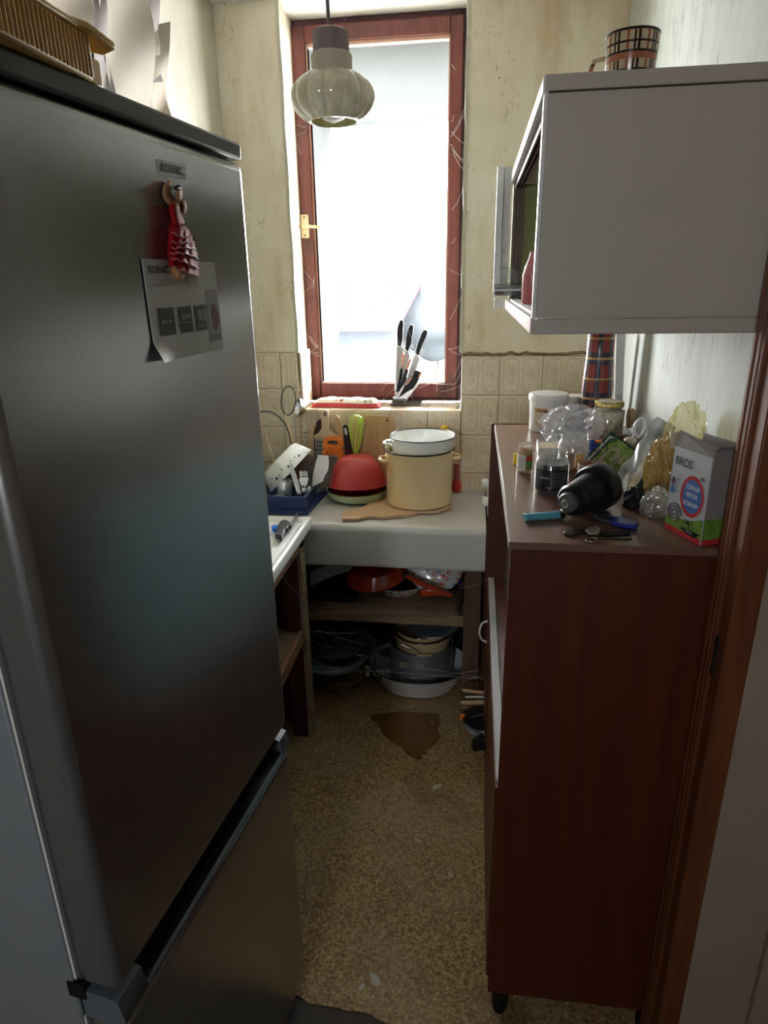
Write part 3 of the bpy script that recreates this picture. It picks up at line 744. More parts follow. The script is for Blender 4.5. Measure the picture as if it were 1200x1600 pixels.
obj('clear_tape', MB().grid(lambda a, c_: bil(.53 + .16 * a, .03 + .24 * c_, .0018), 2, 2), M['film'], lf, smooth=False)
ltext('17681', .58, .12, .10, .03 * HL, off=.0022); ltext('mini', .60, .17, .05, .02 * HL, off=.0022)

# ---- flamenco dancer magnet: outline measured on the door, built in relief
mg = thing('dancer_magnet', 'red flamenco dancer fridge magnet above the leaflet', 'magnet', FP(285, 426))
def relief(pts, rad, n=10, flat=.55, off=.004, fnr=None):
    """chain of (u,v,half width px) turned into a rounded relief lying on the door"""
    mb = MB(); N_ = len(pts); vs = []
    for i, (u, v, r) in enumerate(pts):
        a_, b_ = pts[min(i + 1, N_ - 1)], pts[max(i - 1, 0)]
        tu, tv = a_[0] - b_[0], a_[1] - b_[1]; L = math.hypot(tu, tv) or 1; su, sv = -tv / L, tu / L
        ww = np.linalg.norm(FP(u + 1, v) - FP(u, v)) * r
        for k in range(n):
            a = 2 * PI * k / n
            vs.append(FP(u + su * math.cos(a) * r, v + sv * math.cos(a) * r, off + max(math.sin(a), -.35) * min(ww, .02) * flat))
    fs = [(i * n + k, i * n + (k + 1) % n, (i + 1) * n + (k + 1) % n, (i + 1) * n + k) for i in range(N_ - 1) for k in range(n)]
    fs += [tuple(range(n)), tuple((N_ - 1) * n + k for k in range(n))]
    return mb.add(vs, fs)
obj('raised_arm', relief([(267, 282, 4.5), (262, 289, 6), (259, 297, 6.5), (259, 304, 7), (264, 312, 7.5), (271, 320, 8)], 0, flat=.9, off=.006), M['skin'], mg, sub=1)
obj('chest', relief([(274, 312, 7), (275, 318, 10), (275, 324, 9)], 0, flat=.8, off=.006), M['skin'], mg, sub=1)
hdm = obj('head', relief([(279, 292, 3), (279, 297, 6.5), (279, 304, 7), (280, 311, 5), (279, 316, 3.5)], 0, n=14, flat=1.2, off=.010), M['skin'], mg, sub=1)
obj('hair', relief([(277, 289, 4), (278, 293, 8), (278, 297, 7.5)], 0, n=12, flat=1.5, off=.012), M['hair'], hdm, sub=1)
obj('eyes', relief([(276, 303, 1), (277, 303, 1.2)], 0, off=.018).add(relief([(282, 303, 1), (283, 303, 1.2)], 0, off=.018).v, relief([(282, 303, 1), (283, 303, 1.2)], 0, off=.018).f), M['hair'], hdm)
obj('lips', relief([(278, 309, 1), (280, 309, 1.2), (282, 309, 1)], 0, off=.016), M['inkred'], hdm)
obj('lowered_arm', relief([(284, 313, 5), (288, 320, 5), (288, 328, 5), (284, 335, 5)], 0, flat=.9, off=.008), M['skin'], mg, sub=1)
obj('bodice', relief([(270, 316, 7), (273, 322, 11), (274, 330, 11), (275, 338, 9.5), (277, 346, 11), (279, 354, 13)], 0, n=14, flat=.8, off=.006), M['reddress'], mg, sub=1)
sk = obj('skirt', relief([(279, 350, 13), (280, 364, 18), (281, 380, 20), (283, 395, 20), (284, 408, 19), (285, 416, 15)], 0, n=18, flat=.7, off=.005), M['reddress'], mg, sub=1)
for k in range(6):
    v0 = 352 + k * 11.5; ww = 13.5 + min(k, 3) * 2.0
    ft = [(265 - min(k, 3) * 1.6 + k * .9 + (ww * 2.35) * j / 12, v0 + 4 * math.sin(j / 12 * PI + k) + 1.3 * math.sin(j * 1.9 + k * 1.3) + j * .75 - 2) for j in range(13)]
    ff = MB()
    def fr_(a, c_, ft=ft, k=k):
        i = min(int(a * 12), 11); t = a * 12 - i; u = ft[i][0] * (1 - t) + ft[i + 1][0] * t; v = ft[i][1] * (1 - t) + ft[i + 1][1] * t
        bulge = .0125 * math.sin(a * PI) ** .6 + .006
        return FP(u, v + c_ * 11, bulge + .004 * c_ + .0011 * math.sin(a * 25 + k * 2))
    obj('ruffle', ff.grid(fr_, 24, 3, -fn_ * .0015), M['reddress'], sk)
    obj('ruffle_edge', MB().tube([np.array(fr_(a / 16, 1.0)) + fn_ * .001 for a in range(17)], .0009, 5), M['frill'], sk)
obj('base', relief([(272, 414, 9), (283, 421, 18), (291, 424, 15)], 0, flat=.5, off=.003), pm('ochre_petticoat_paint', (.62, .36, .14), .4), mg)
dts = MB()
for u, v in ((272, 326), (277, 322), (275, 334), (280, 330), (272, 340), (279, 342)): dts.lathe([(0, 0), (.0012, .0), (0, .0012)], tuple(FP(u, v, .0155)), 6)
obj('polka_dots', dts, M['frill'], mg)['kind'] = 'stuff'

# ---- ribbed ochre box on the fridge
RB = Vector((-.47, .60, FH + .006))
rb = thing('ribbed_box', 'ochre ribbed plastic box on top of the fridge', 'box', RB)
zt = float(P(132, 52, x=-.40)[2])
core = MB().box(-.80, -.397, .30, .740, FH + .007, zt, None); obj('shell', core, M['ribbed'], rb, bev=.004)
rbm = MB()
for k in range(64):
    y = .305 + k * .0068; rbm.tube([(-.3965, y, FH + .010), (-.3965, y, zt - .004)], .0022, 6)
o = obj('ribs', rbm, M['ribbed'], rb); o['kind'] = 'stuff'
obj('end_flange', MB().box(-.44, -.404, .742, .770, FH + .007, zt - .015), M['ribbed'], rb, bev=.003)
obj('lid_lip', MB().prism([(-.40, .70, zt - .002), (-.388, .725, zt - .002), (-.386, .772, zt - .006), (-.405, .780, zt - .008), (-.44, .75, zt - .004)], (0, 0, .008)), M['ribbed'], rb, bev=.002)
obj('lid', MB().box(-.805, -.393, .295, .744, zt - .002, zt + .004), M['ribbed'], rb, bev=.002)

# ---- peeling wallpaper on the left wall
def sheet(ul, vt, ur, vb, lift, mat, ph=0, skew=0, name='peeling_wallpaper'):
    def f(a, c_):
        u = ul + (ur - ul) * a + skew * c_; v = vt + (vb - vt) * c_
        p = P(u, v, x=WL)
        l = lift * (a ** 2) * (.6 + .4 * math.sin(c_ * 5 + ph)) + .003 + .006 * math.sin(c_ * 9 + a * 3 + ph)
        return (WL + abs(l) + .002, p[1] - l * .6, p[2])
    return obj(name, MB().grid(f, 12, 14, (.0008, 0, 0)), mat, wl)
sheet(60, -40, 132, 150, .02, M['paper_back'], .5, 8)
sheet(126, -60, 152, 150, .012, M['paper_grey'], 1.5, 22)
sheet(143, -40, 206, 190, .05, M['paper_back'], 0, 32)
sheet(190, -60, 232, 130, .03, M['paper_grey'], 1, 14)
sheet(226, 40, 250, 220, .045, M['paper_back'], 2.2, 8)
sheet(206, -40, 240, 90, .02, M['paper_back'], 3, -2)
obj('paper_seam_shadow_gap', MB().grid(lambda a, c_: (WL + .003, P(239 + 16 * c_ + 2 * a, -30 + 230 * c_, x=WL)[1], P(239 + 16 * c_, -30 + 230 * c_, x=WL)[2]), 1, 12), M['capgrey'], wl).name = 'seam_shadow_strip'  # dark strip standing in for the shade along the paper seam

# ================================================================ PENDANT LAMP
LX, LY = [float(q) for q in P(520, 150, y=1.42)[:2]]
ltop = float(P(514, 57, y=1.42)[2]); zb = lambda v: float(P(520, v, y=1.42)[2])
lp = thing('pendant_lamp', 'pendant lamp with fluted cream glass shade before the window', 'lamp', (LX, LY, ZC))
cord_x = float(P(511, 20, y=1.42)[0])
obj('cord', MB().tube([(LX - .004, LY, ZC), (cord_x, LY, (ZC + zb(50)) / 2), (LX - .003, LY, zb(48))], .0035), M['wire'], lp)
z1, z2, z3, z4 = zb(47), zb(84), zb(110), zb(192)
obj('socket_cap', MB().lathe([(0, z1 + .001), (.028, z1), (.034, z1 - .004), (.0345, z2 - .004), (0, z2 - .004)], (LX, LY, 0), 32), M['lampcap'], lp)
obj('collar', MB().lathe([(0, z2), (.036, z2), (.039, z2 - .004), (.0385, z3 - .01), (.036, z3 - .012), (0, z3 - .012)], (LX, LY, 0), 32), M['lampcollar'], lp)
hh = z3 - z4; Rm = .081
pr_ = [(.032, z3)] + [(Rm * math.sin(max(.42, math.acos(1 - 2 * t))) if t < .5 else Rm * (math.sin(math.acos(1 - 2 * t)) * .42 + .58) * (1 if t < .9 else .985), z3 - hh * t) for t in [k / 24 for k in range(1, 24)]] + [(.048, z4), (.044, z4 + .003)]
pr_ = [(.030, z3 + .002)]
for k in range(25):
    t = k / 24; a = .38 + t * (2.55 - .38)
    pr_.append((Rm * math.sin(a), z3 - (math.cos(.38) - math.cos(a)) / (math.cos(.38) - math.cos(2.55)) * hh))
inner = [(r * .955, z + (.002 if i > 12 else -.002)) for i, (r, z) in enumerate(pr_)]
full = pr_ + list(reversed(inner))
def flute(r, z, a): 
    k = min(1, max(0, (r - .03) / .04)); return r * (1 - .055 * k * (1 - abs(math.cos(a * 7)) ** .6))
obj('glass_shade', MB().lathe(full, (LX, LY, 0), 168, fn=flute), M['lampglass'], lp, sharp=80)
obj('bulb', MB().lathe([(0, z3 - .01), (.012, z3 - .01), (.014, z3 - .03), (.027, z3 - .06), (.022, z3 - .08), (0, z3 - .088)], (LX, LY, 0), 20), M['white'], lp)

# ================================================================ LEFT SINK STAND
ss = thing('sink_stand', 'wooden sink stand with white enamel top beside the fridge', 'sink', (-.73, 1.6, 0))
zs_ = .83
def rimtop(x0, x1, y0, y1, z, rw=.03):
    mb = MB(); mb.box(x0 + rw, x1 - rw, y0 + rw, y1 - rw, z - .03, z - .010)
    for k in range(1): mb.tube([(x0 + rw, y0 + rw, z - .014), (x1 - rw, y0 + rw, z - .014), (x1 - rw, y1 - rw, z - .014), (x0 + rw, y1 - rw, z - .014)], .001, 4, closed=True)
    return mb
st = MB()
def rim_f(a, c_):   # rounded-rectangle ring, cross-section rolled
    x0, x1, y0, y1 = -.905, -.548, 1.16, 2.092
    import_a = a * 4; s_ = int(import_a) % 4; t = import_a - int(import_a) if a < 1 else 0
    cs = [(x0, y0), (x1, y0), (x1, y1), (x0, y1)]; p, q_ = cs[s_], cs[(s_ + 1) % 4]
    x = p[0] + (q_[0] - p[0]) * t; y = p[1] + (q_[1] - p[1]) * t
    cx_, cy_ = (x0 + x1) / 2, (y0 + y1) / 2; k = [0, 0, .001, .004, .009, .014, .022, .030][min(7, int(c_ * 7 + .5))]; z = [-.034, -.010, -.003, 0, .0005, -.001, -.005, -.014][min(7, int(c_ * 7 + .5))]
    sx_ = 1 if x < cx_ else -1; sy_ = 1 if y < cy_ else -1
    ix = max(x0 + k, min(x1 - k, x)); iy = max(y0 + k, min(y1 - k, y))
    return (ix, iy, zs_ + z)
st.grid(rim_f, 40, 7); obj('rolled_rim', st, M['wenamel'], ss, sharp=80)
obj('enamel_top', MB().box(-.885, -.572, 1.18, 2.07, zs_ - .030, zs_ - .012), M['wenamel_dirty'] if False else M['wenamel'], ss)
obj('rail', MB().box(-.585, -.562, 1.16, 2.03, .752, zs_ - .034), M['oldwood_y'], ss, bev=.002)
obj('post', MB().box(-.63, -.575, 1.965, 2.035, 0, .795), M['redboard'], ss, bev=.002)
z0 = 0
for k, zt_ in enumerate((.30, .56, .66, .70, .795)):
    obj('post_strip', MB().box(-.576, -.562, 1.975, 2.03, z0 + .001, zt_ - .001), M['paleface'], ss, bev=.0015); z0 = zt_
obj('hook', MB().tube([(-.561, 2.00, .74), (-.545, 2.0, .735), (-.54, 2.0, .745)], .003), M['darkmetal'], ss)
obj('shelf', MB().box(-.90, -.585, 1.16, 1.98, .425, .445), M['oldwood_x'], ss)
obj('shelf_edge', MB().box(-.585, -.566, 1.16, 1.968, .405, .450), M['oldwood_y'], ss, bev=.002)
obj('back_board', MB().box(-.90, -.60, 2.05, 2.065, 0, .79), M['redboard'], ss)
# knife and blue cap on the enamel
kn = thing('serrated_knife', 'steak knife with ridged black handle on the white sink top', 'knife', P(445, 830, z=zs_))
kz = zs_ - .006
def zpx(pts, z, th=.0): return [P(u, v, z=z + th) for u, v in pts]
obj('blade', MB().prism(zpx([(450, 821), (461, 806), (466, 798), (467, 800), (463, 812), (455, 824)], kz + .010), (0, 0, .001)), M['steel'], kn)
obj('handle', MB().prism(zpx([(430, 842), (434, 829), (438, 821), (446, 818), (450, 820), (453, 822), (456, 824), (455, 827), (451, 828), (450, 832), (446, 833), (445, 838), (441, 844)], kz + .003), (0, 0, .016)), M['black'], kn, bev=.002)
tag(obj('bottle_cap', MB().lathe([(0, 0), (.016, 0), (.017, .004), (.017, .012), (.014, .013), (0, .013)], tuple(P(432, 828, z=kz)), 24), M['bluebright']), 'bright blue cap on the white sink top beside the knife', 'cap')

# ================================================================ COUNTER
CZ, CYF, CYB, CX0, CX1 = .80, 2.10, 2.545, -.88, .056
ct = thing('kitchen_counter', 'low counter with shelf and rough wooden posts under the window', 'counter', (-.25, 2.3, 0))
obj('counter_top', MB().box(-.90, .05, CYF + .02, CYB - .002, CZ - .03, CZ - .004), M['oldwood_x'], ct)
obj('post', MB().box(-.013, .046, 2.118, 2.17, 0, CZ - .03), M['oldwood'], ct, bev=.002)
obj('post', MB().box(-.655, -.61, 2.13, 2.18, 0, CZ - .03), M['oldwood'], ct, bev=.002)
obj('post', MB().box(-.013, .046, 2.48, 2.54, 0, CZ - .03), M['oldwood'], ct, bev=.002)
obj('post', MB().box(-.88, -.83, 2.48, 2.54, 0, CZ - .03), M['oldwood'], ct, bev=.002)
SZ = .445
obj('shelf_board', MB().box(-.85, -.014, 2.14, 2.50, SZ - .018, SZ), M['oldwood_x'], ct)
obj('shelf_edge', MB().box(-.85, -.012, 2.118, 2.14, SZ - .034, SZ - .002), M['oldwood_x'], ct, bev=.002)
obj('shelf_bracket', MB().prism([(-.045, 2.14, SZ), (-.03, 2.14, SZ), (-.02, 2.30, SZ), (-.035, 2.30, SZ)], (0, 0, .022)), M['oldwood'], ct)
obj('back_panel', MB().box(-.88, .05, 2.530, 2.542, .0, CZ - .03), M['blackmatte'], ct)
def cl(a, c_):
    x = CX0 + (CX1 - CX0) * a + (.0)
    Lt = CYB - CYF; s = c_ * (Lt + .145)
    r = .022
    if s < Lt - r: y = CYB - s; z = CZ
    elif s < Lt - r + r * PI / 2:
        t = (s - (Lt - r)) / r; y = CYF + r - r * math.sin(t); z = CZ - r + r * math.cos(t)
    else: y = CYF - .004 * math.sin(a * 9) * (s - Lt) * 6; z = CZ - r - (s - (Lt - r + r * PI / 2))
    z += .0012 * math.sin(x * 22 + y * 9) * (1 if s < Lt - r else 0)
    return (x, y, z - .0015)
sh = MB().grid(cl, 48, 60, (0, .0015, -.0012)); tag(obj('oilcloth', sh, M['oilcloth'], sharp=60), 'pale grey oilcloth draped over the counter under the window', 'tablecloth')

# ---- pots on the counter
def handle_loop(mb, c, ang, r, z, w=.038, out=.028, rad=.006):
    ca, sa = math.cos(ang), math.sin(ang); pts = []
    for k in range(11):
        t = k / 10; a = PI * t; o_ = r + out * math.sin(a) ** .6 - .002; l = w * math.cos(a)
        pts.append((c[0] + ca * o_ - sa * l, c[1] + sa * o_ + ca * l, z + .002 * math.sin(a)))
    return mb.tube(pts, rad, 8)
PC = (-.193, 2.350)
pt = thing('stock_pot', 'tall pale yellow enamel pot on the counter', 'pot', (PC[0], PC[1], CZ))
r0 = .124
prf = [(0, 0), (r0 - .012, 0), (r0 - .003, .004), (r0, .014), (r0, .155), (r0 + .003, .160), (r0 + .003, .198), (r0 + .007, .205), (r0 + .004, .209), (r0 - .001, .205), (r0 - .002, .01), (0, .008)]
obj('body', MB().lathe(prf, (PC[0], PC[1], CZ), 64), M['yenamel'], pt)
obj('rim', MB().tube(ringpts((PC[0], PC[1], CZ + .207), r0 + .0055, 64), .0032, 8, closed=True), M['blackrim'], pt)
for a in (PI + .32, .10):
    obj('handle', handle_loop(MB(), PC, a, r0 + .001, CZ + .172, .032, .026), M['yenamel'], pt)
wp = thing('enamel_basin', 'white enamel pot with dark rim nested in the yellow pot', 'pot', (PC[0] + .012, PC[1] + .004, CZ + .185))
q = (PC[0] + .012, PC[1] + .006)
r1 = .116
obj('body', MB().lathe([(0, .178), (.085, .178), (r1 - .004, .195), (r1 + .002, .236), (r1 + .004, .250), (r1 + .002, .252), (r1 - .001, .247), (r1 - .004, .20), (.08, .184), (0, .183)], (q[0], q[1], CZ), 64), M['wenamel'], wp)
obj('rim', MB().tube(ringpts((q[0], q[1], CZ + .252), r1 + .003, 64), .0022, 8, closed=True), M['blackrim'], wp)
obj('handle', handle_loop(MB(), q, PI + .10, r1 + .002, CZ + .224, .030, .026), M['wenamel'], wp)
# ---- cutting board with handle lying under the pot
cbp = [(535, 815), (534, 807), (538, 803), (556, 800), (573, 793), (573, 785), (586, 779), (600, 776), (640, 766), (700, 775), (705, 795), (682, 803), (655, 803), (640, 808), (600, 812), (578, 810), (560, 814)]
cbo = tag(obj('cutting_board', MB().prism([P(u, v, z=CZ + .001) for u, v in cbp], (0, 0, .011)), M['palewood_x'], bev=.002), 'pale wooden cutting board with handle lying on the oilcloth', 'cutting board')
# pot stands on board: raise pots
for o in (pt, wp): o.location.z += .0125
# ---- red bowls on a green pan
BC = (-.440, 2.405)
gp = thing('green_pan', 'pale green pan under the red bowl on the counter', 'pan', (BC[0], BC[1], CZ))
obj('body', MB().lathe([(0, 0), (.085, 0), (.108, .012), (.118, .038), (.119, .041), (.1155, .041), (.105, .015), (.08, .005), (0, .005)], (BC[0], BC[1], CZ), 56), M['greenpan'], gp)
obj('lining', MB().lathe([(.117, .0405), (.1145, .0415), (.103, .017), (.078, .0065), (0, .0065)], (BC[0], BC[1], CZ), 56), M['darkin'], gp)
tag(obj('red_plate', MB().lathe([(0, .0), (.06, .0), (.094, .020), (.096, .030), (.093, .030), (.058, .005), (0, .005)], (BC[0] + .003, BC[1] - .008, CZ + .0085), 48), M['redbright']), 'bright red shallow bowl in the green pan under the upturned bowl', 'bowl')
TM = Matrix.Rotation(math.radians(-5), 4, 'X') @ Matrix.Rotation(math.radians(-1), 4, 'Y')
rbw = obj('upturned_bowl', MB().lathe([(0, .108), (.052, .108), (.060, .105), (.088, .070), (.106, .034), (.1125, .014), (.113, .006), (.117, .000), (.117, -.003), (.113, -.003), (.103, .032), (.085, .067), (.058, .101), (0, .103)], (BC[0] + .002, BC[1] - .004, CZ + .060), 64, TM), M['redplastic'])
tag(rbw, 'large matte red bowl turned upside down over the green pan', 'bowl')

# ---- blue dish tray
tz = CZ + .001; tx0, tx1, ty0, ty1 = -.885, -.597, 2.195, 2.465
dt = thing('dish_tray', 'navy blue plastic cutlery tray at the left end of the counter', 'tray', ((tx0 + tx1) / 2, 2.33, tz))
tb = MB(); hh_ = .068
def wallbox(mb, x0, x1, y0, y1, z0_, z1_, t=.003):
    mb.box(x0, x1, y0, y0 + t, z0_, z1_); mb.box(x0, x1, y1 - t, y1, z0_, z1_); mb.box(x0, x0 + t, y0 + t, y1 - t, z0_, z1_); mb.box(x1 - t, x1, y0 + t, y1 - t, z0_, z1_); mb.box(x0, x1, y0, y1, z0_, z0_ + t); return mb
obj('basket', wallbox(tb, tx0, tx1, ty0, ty1, tz, tz + hh_), M['bluetray'], dt, bev=.001)
obj('rim', MB().box(tx0 - .008, tx1 + .008, ty0 - .008, ty0, tz + hh_ - .006, tz + hh_).box(tx1, tx1 + .008, ty0, ty1 + .008, tz + hh_ - .006, tz + hh_).box(tx0 - .008, tx1, ty1, ty1 + .008, tz + hh_ - .006, tz + hh_).box(tx0 - .008, tx0, ty0, ty1, tz + hh_ - .006, tz + hh_), M['bluetray'], dt, bev=.0015)
obj('divider', MB().box(-.680, -.676, ty0, ty1, tz, tz + hh_ - .004), M['bluetray'], dt)
obj('drip_base', MB().prism([(tx0 - .01, ty0 - .012, tz), (tx1 + .012, ty0 - .012, tz), (tx1 + .030, ty1 + .02, tz), (tx0 - .01, ty1 + .02, tz)], (0, 0, .012)), M['bluetray'], dt)
TB = tz + .004
# cutlery standing in the front right compartment
def flat(name, pts, y0, tilt, th, mat, par, bev=0, bot=None):
    n_ = np.array([0, -math.cos(tilt), math.sin(tilt)]); p0 = np.array([0, y0, TB if bot is None else bot])
    return obj(name, pp(pts, p0, n_, th), mat, par, bev=bev)
k1 = tag(flat('table_knife', [(468, 783), (463, 768), (456, 745), (452, 728), (453, 723), (457, 727), (463, 742), (468, 762), (473, 783)], 2.22, .12, .002, M['steel'], None), 'table knife standing blade up in the blue tray', 'knife')
fk = MB()
for k in range(4): fk.v += []
fy = 2.225
fo = thing('table_fork', 'steel fork standing tines up in the blue tray', 'fork', P(472, 780, y=fy))
obj('handle', yp([(469, 784), (472, 762), (474, 758), (477, 762), (476, 784)], fy, .002), M['steel'], fo)
obj('fork_head', yp([(469, 755), (468, 748), (470, 744), (480, 744), (482, 748), (480, 756), (476, 762), (473, 762)], fy, .002), M['steel'], fo)
for k in range(4): obj('tine', yp([(468.5 + 3.3 * k, 746), (468.2 + 3.4 * k, 737), (470.2 + 3.2 * k, 735.5), (471 + 3.2 * k, 746)], fy, .002), M['steel'], fo)
sp_ = thing('teaspoon', 'small steel spoon leaning in the blue tray corner', 'spoon', P(478, 778, y=2.23))
obj('bowl', yp([(477, 775), (477, 768), (481, 761), (485, 760), (486, 764), (484, 770), (480, 775)], 2.232, .003), M['steel'], sp_, bev=.001)
obj('handle', yp([(477, 775), (480, 775), (474, 785), (471, 785)], 2.232, .002), M['steel'], sp_)
tag(flat('cake_slice', [(487, 760), (489, 742), (493, 724), (497, 711), (513, 712), (514, 722), (513, 735), (507, 744), (505, 752), (495, 757)], 2.27, .25, .0015, M['steel_dull'], None), 'wide dull steel spatula blade leaning in the blue tray', 'spatula')
gn = thing('metal_can', 'shiny silver can in the left part of the blue tray', 'can', P(442, 776, y=2.24))
c_ = P(442, 770, y=2.25); 
obj('body', MB().lathe([(0, 0), (.026, 0), (.027, .003), (.027, .066), (.025, .070), (0, .070)], (c_[0], 2.262, TB + .036), 32, Matrix.Rotation(.12, 4, 'Y')), M['foil'], gn)
obj('rim', MB().tube(ringpts((c_[0] + .008, 2.262, TB + .106), .0255, 32), .002, 6, closed=True), M['chrome'], gn)
tag(obj('plastic_wrapper', blob(MB(), (c_[0] - .002, 2.232, TB + .026), (.030, .014, .030), 12, 3, .5), m_flower('coloured_wrapper_print', (.35, .5, .6))), 'crumpled coloured wrapper beside the can in the blue tray', 'wrapper')
tag(obj('clear_bag', blob(MB(), (c_[0] - .050, 2.236, TB + .03), (.018, .016, .028), 14, 3, .5), M['film']), 'scrap of clear plastic bag at the left in the blue tray', 'bag')
# white bowl with blue flowers, tipped on its side
bw = thing('flowered_bowl', 'white square bowl with blue flower band tipped in the blue tray', 'bowl', P(450, 735, y=2.34))
AX = Matrix.Translation((-.738, 2.36, .965)) @ Vector((.70, .02, -.70)).to_track_quat('Z', 'Y').to_matrix().to_4x4() @ Matrix.Rotation(.55, 4, 'Z') @ Matrix.Scale(1.12, 4)
def sq(r, z, a): return r * (1 / max(abs(math.cos(a)), abs(math.sin(a)))) ** .55
obj('body', MB().lathe([(0, .0), (.055, 0), (.068, .008), (.080, .045), (.085, .062), (.082, .062), (.076, .045), (.064, .012), (0, .006)], (0, 0, 0), 64, AX @ Matrix.Translation((0, 0, -.03)) if False else AX, fn=sq), M['wenamel'], bw, sharp=60)
pt_ = MB()
for k in range(26):
    a = k / 26 * 2 * PI; rr = .0805 if k % 3 else .0795; zz = .040 + .006 * math.sin(k * 2.3); r_ = sq(rr, zz, a) + .0008
    sz_ = .0058 if k % 3 == 0 else .0026
    T_ = AX @ Matrix.Translation((r_ * math.cos(a), r_ * math.sin(a), zz)) @ Matrix.Rotation(a, 4, 'Z') @ Matrix.Rotation(PI / 2 + .1, 4, 'Y')
    pt_.lathe([(sz_, 0), (sz_ * .8, .0006), (0, .0008)], (0, 0, 0), 8, T_)
o = obj('flower_band', pt_, M['bluepattern'], bw); o['kind'] = 'stuff'
# clear glass lid / bowl behind spatula
tag(obj('glass_bowl', MB().lathe([(0, 0), (.045, .002), (.072, .025), (.082, .055), (.079, .055), (.069, .027), (.043, .005), (0, .003)], (0, 0, 0), 40, Matrix.Translation((-.610, 2.36, .905)) @ Matrix.Rotation(math.radians(38), 4, 'Y') @ Matrix.Rotation(math.radians(60), 4, 'X')), M['glass']), 'clear glass bowl tilted behind the spatula in the blue tray', 'bowl')
tag(obj('brown_disc', MB().lathe([(0, .012), (.03, .012), (.055, .006), (.062, 0), (.058, 0), (0, .006)], (0, 0, 0), 32, Matrix.Translation((-.645, 2.435, .90)) @ Matrix.Rotation(math.radians(80), 4, 'X')), M['redboard']), 'dark brown disc standing behind the dishes in the blue tray', 'plate')  # unidentified brown piece, built as a shallow disc
# skimmer, ladle, wire sieve ring standing in tray
skm = thing('wire_skimmer', 'long handled wire skimmer standing upright left of the window', 'skimmer', P(455, 730, y=2.44))
sy = 2.44; cS = P(450.5, 626, y=sy)
el = [(cS[0] + .0285 * math.cos(a) * 1 + .006 * math.sin(a), sy, cS[2] + .056 * math.sin(a)) for a in [2 * PI * k / 32 for k in range(32)]]
obj('ring', MB().tube(el, .0024, 6, closed=True), M['darkmetal'], skm)
wr_m = MB()
for k in range(1, 13):
    t = -1 + 2 * k / 13; z = cS[2] + .056 * t; w_ = .0285 * math.sqrt(max(0, 1 - t * t)); wr_m.tube([(cS[0] - w_ + .006 * t, sy, z), (cS[0] + .006 * t, sy + .008, z - .002), (cS[0] + w_ + .006 * t, sy, z)], .0009, 4)
obj('wires', wr_m, M['steel_dull'], skm)['kind'] = 'stuff'
obj('handle', MB().tube([P(447, 647, y=sy), P(452, 670, y=sy), P(456, 692, y=sy), P(457, 720, y=sy)], [.003, .0045, .005, .005], 6), M['cream'], skm)
ld = thing('soup_ladle', 'shiny steel ladle standing behind the wire skimmer', 'ladle', P(460, 730, y=2.47))
cL = P(465, 637, y=2.48)
obj('bowl', MB().lathe([(0, -.034), (.019, -.031), (.033, -.018), (.039, 0), (.037, 0), (.031, -.016), (0, -.030)], tuple(cL), 32, Matrix.Rotation(math.radians(-75), 4, 'Y') @ Matrix.Rotation(.5, 4, 'X')), M['steel'], ld)
obj('handle', MB().tube([P(458, 650, y=2.48), P(461, 660, y=2.48), P(463, 690, y=2.48), P(462, 725, y=2.48)], [.004, .003, .0028, .003], 6), M['steel_dull'], ld)
rg = MB(); a0 = [P(u, v, y=2.40) for u, v in ((404, 645), (412, 642), (425, 644), (437, 652), (446, 663), (452, 678), (455, 695), (452, 712), (445, 725))]
rgt = thing('sieve', 'round wire sieve edge standing at the left behind the bowl', 'sieve', P(430, 725, y=2.4))
obj('hoop', MB().tube(a0, .0028, 6), M['darkmetal'], rgt); obj('inner_hoop', MB().tube([p + np.array([-.006, .004, -.006]) for p in a0], .0018, 6), M['steel_dull'], rgt)
tag(obj('yellow_stick', MB().tube([P(414, 678, y=2.46), P(452, 790, y=2.40)], .004, 6), M['cream']), 'thin yellowish stick leaning behind the flowered bowl', 'stick')

# ---- utensils leaning on the tiled wall behind the bowls
LY_ = 2.505
def jar_holder():
    t = thing('utensil_holder', 'dark utensil holder hidden behind the red bowl', 'holder', (-.50, 2.48, CZ)); return t
g1 = thing('steel_grater', 'flat steel grater with a long cream handle against the tiles', 'grater', P(512, 740, y=2.53))
obj('handle', yp([(501, 645), (504, 641), (509, 640), (513, 643), (514, 660), (515, 671), (521, 677), (529, 681), (529, 685), (490, 685), (490, 681), (497, 677), (502, 670), (502, 655)], 2.515, .010), M['cream'], g1, bev=.0015)
obj('hanging_slot', yp([(506, 644), (509, 644), (509.5, 650), (506.5, 650)], 2.514, .0012), M['track'], g1)
obj('frame', yp([(492, 685), (529, 685), (529, 745), (496, 745)], 2.516, .004), M['steel_dull'], g1)
gh = MB()
for i in range(8):
    for j in range(9):
        u, v = 494.5 + i * 4.3 + (j % 2) * 1.5, 689 + j * 6
        gh.prism(ypts([(u, v), (u + 2.2, v), (u + 2.6, v + 3.4), (u + .6, v + 3.4)], 2.5155), (0, -.0012, 0))
obj('grater_teeth', gh, M['blackmatte'], g1)['kind'] = 'stuff'
g2 = thing('orange_grater', 'small grater with an orange plastic handle in front of the steel one', 'grater', P(518, 750, y=2.49))
ho = [(507, 690), (511, 684), (519, 682), (529, 684), (535, 690), (536, 700), (534, 718), (533, 726), (503, 724), (503, 706)]
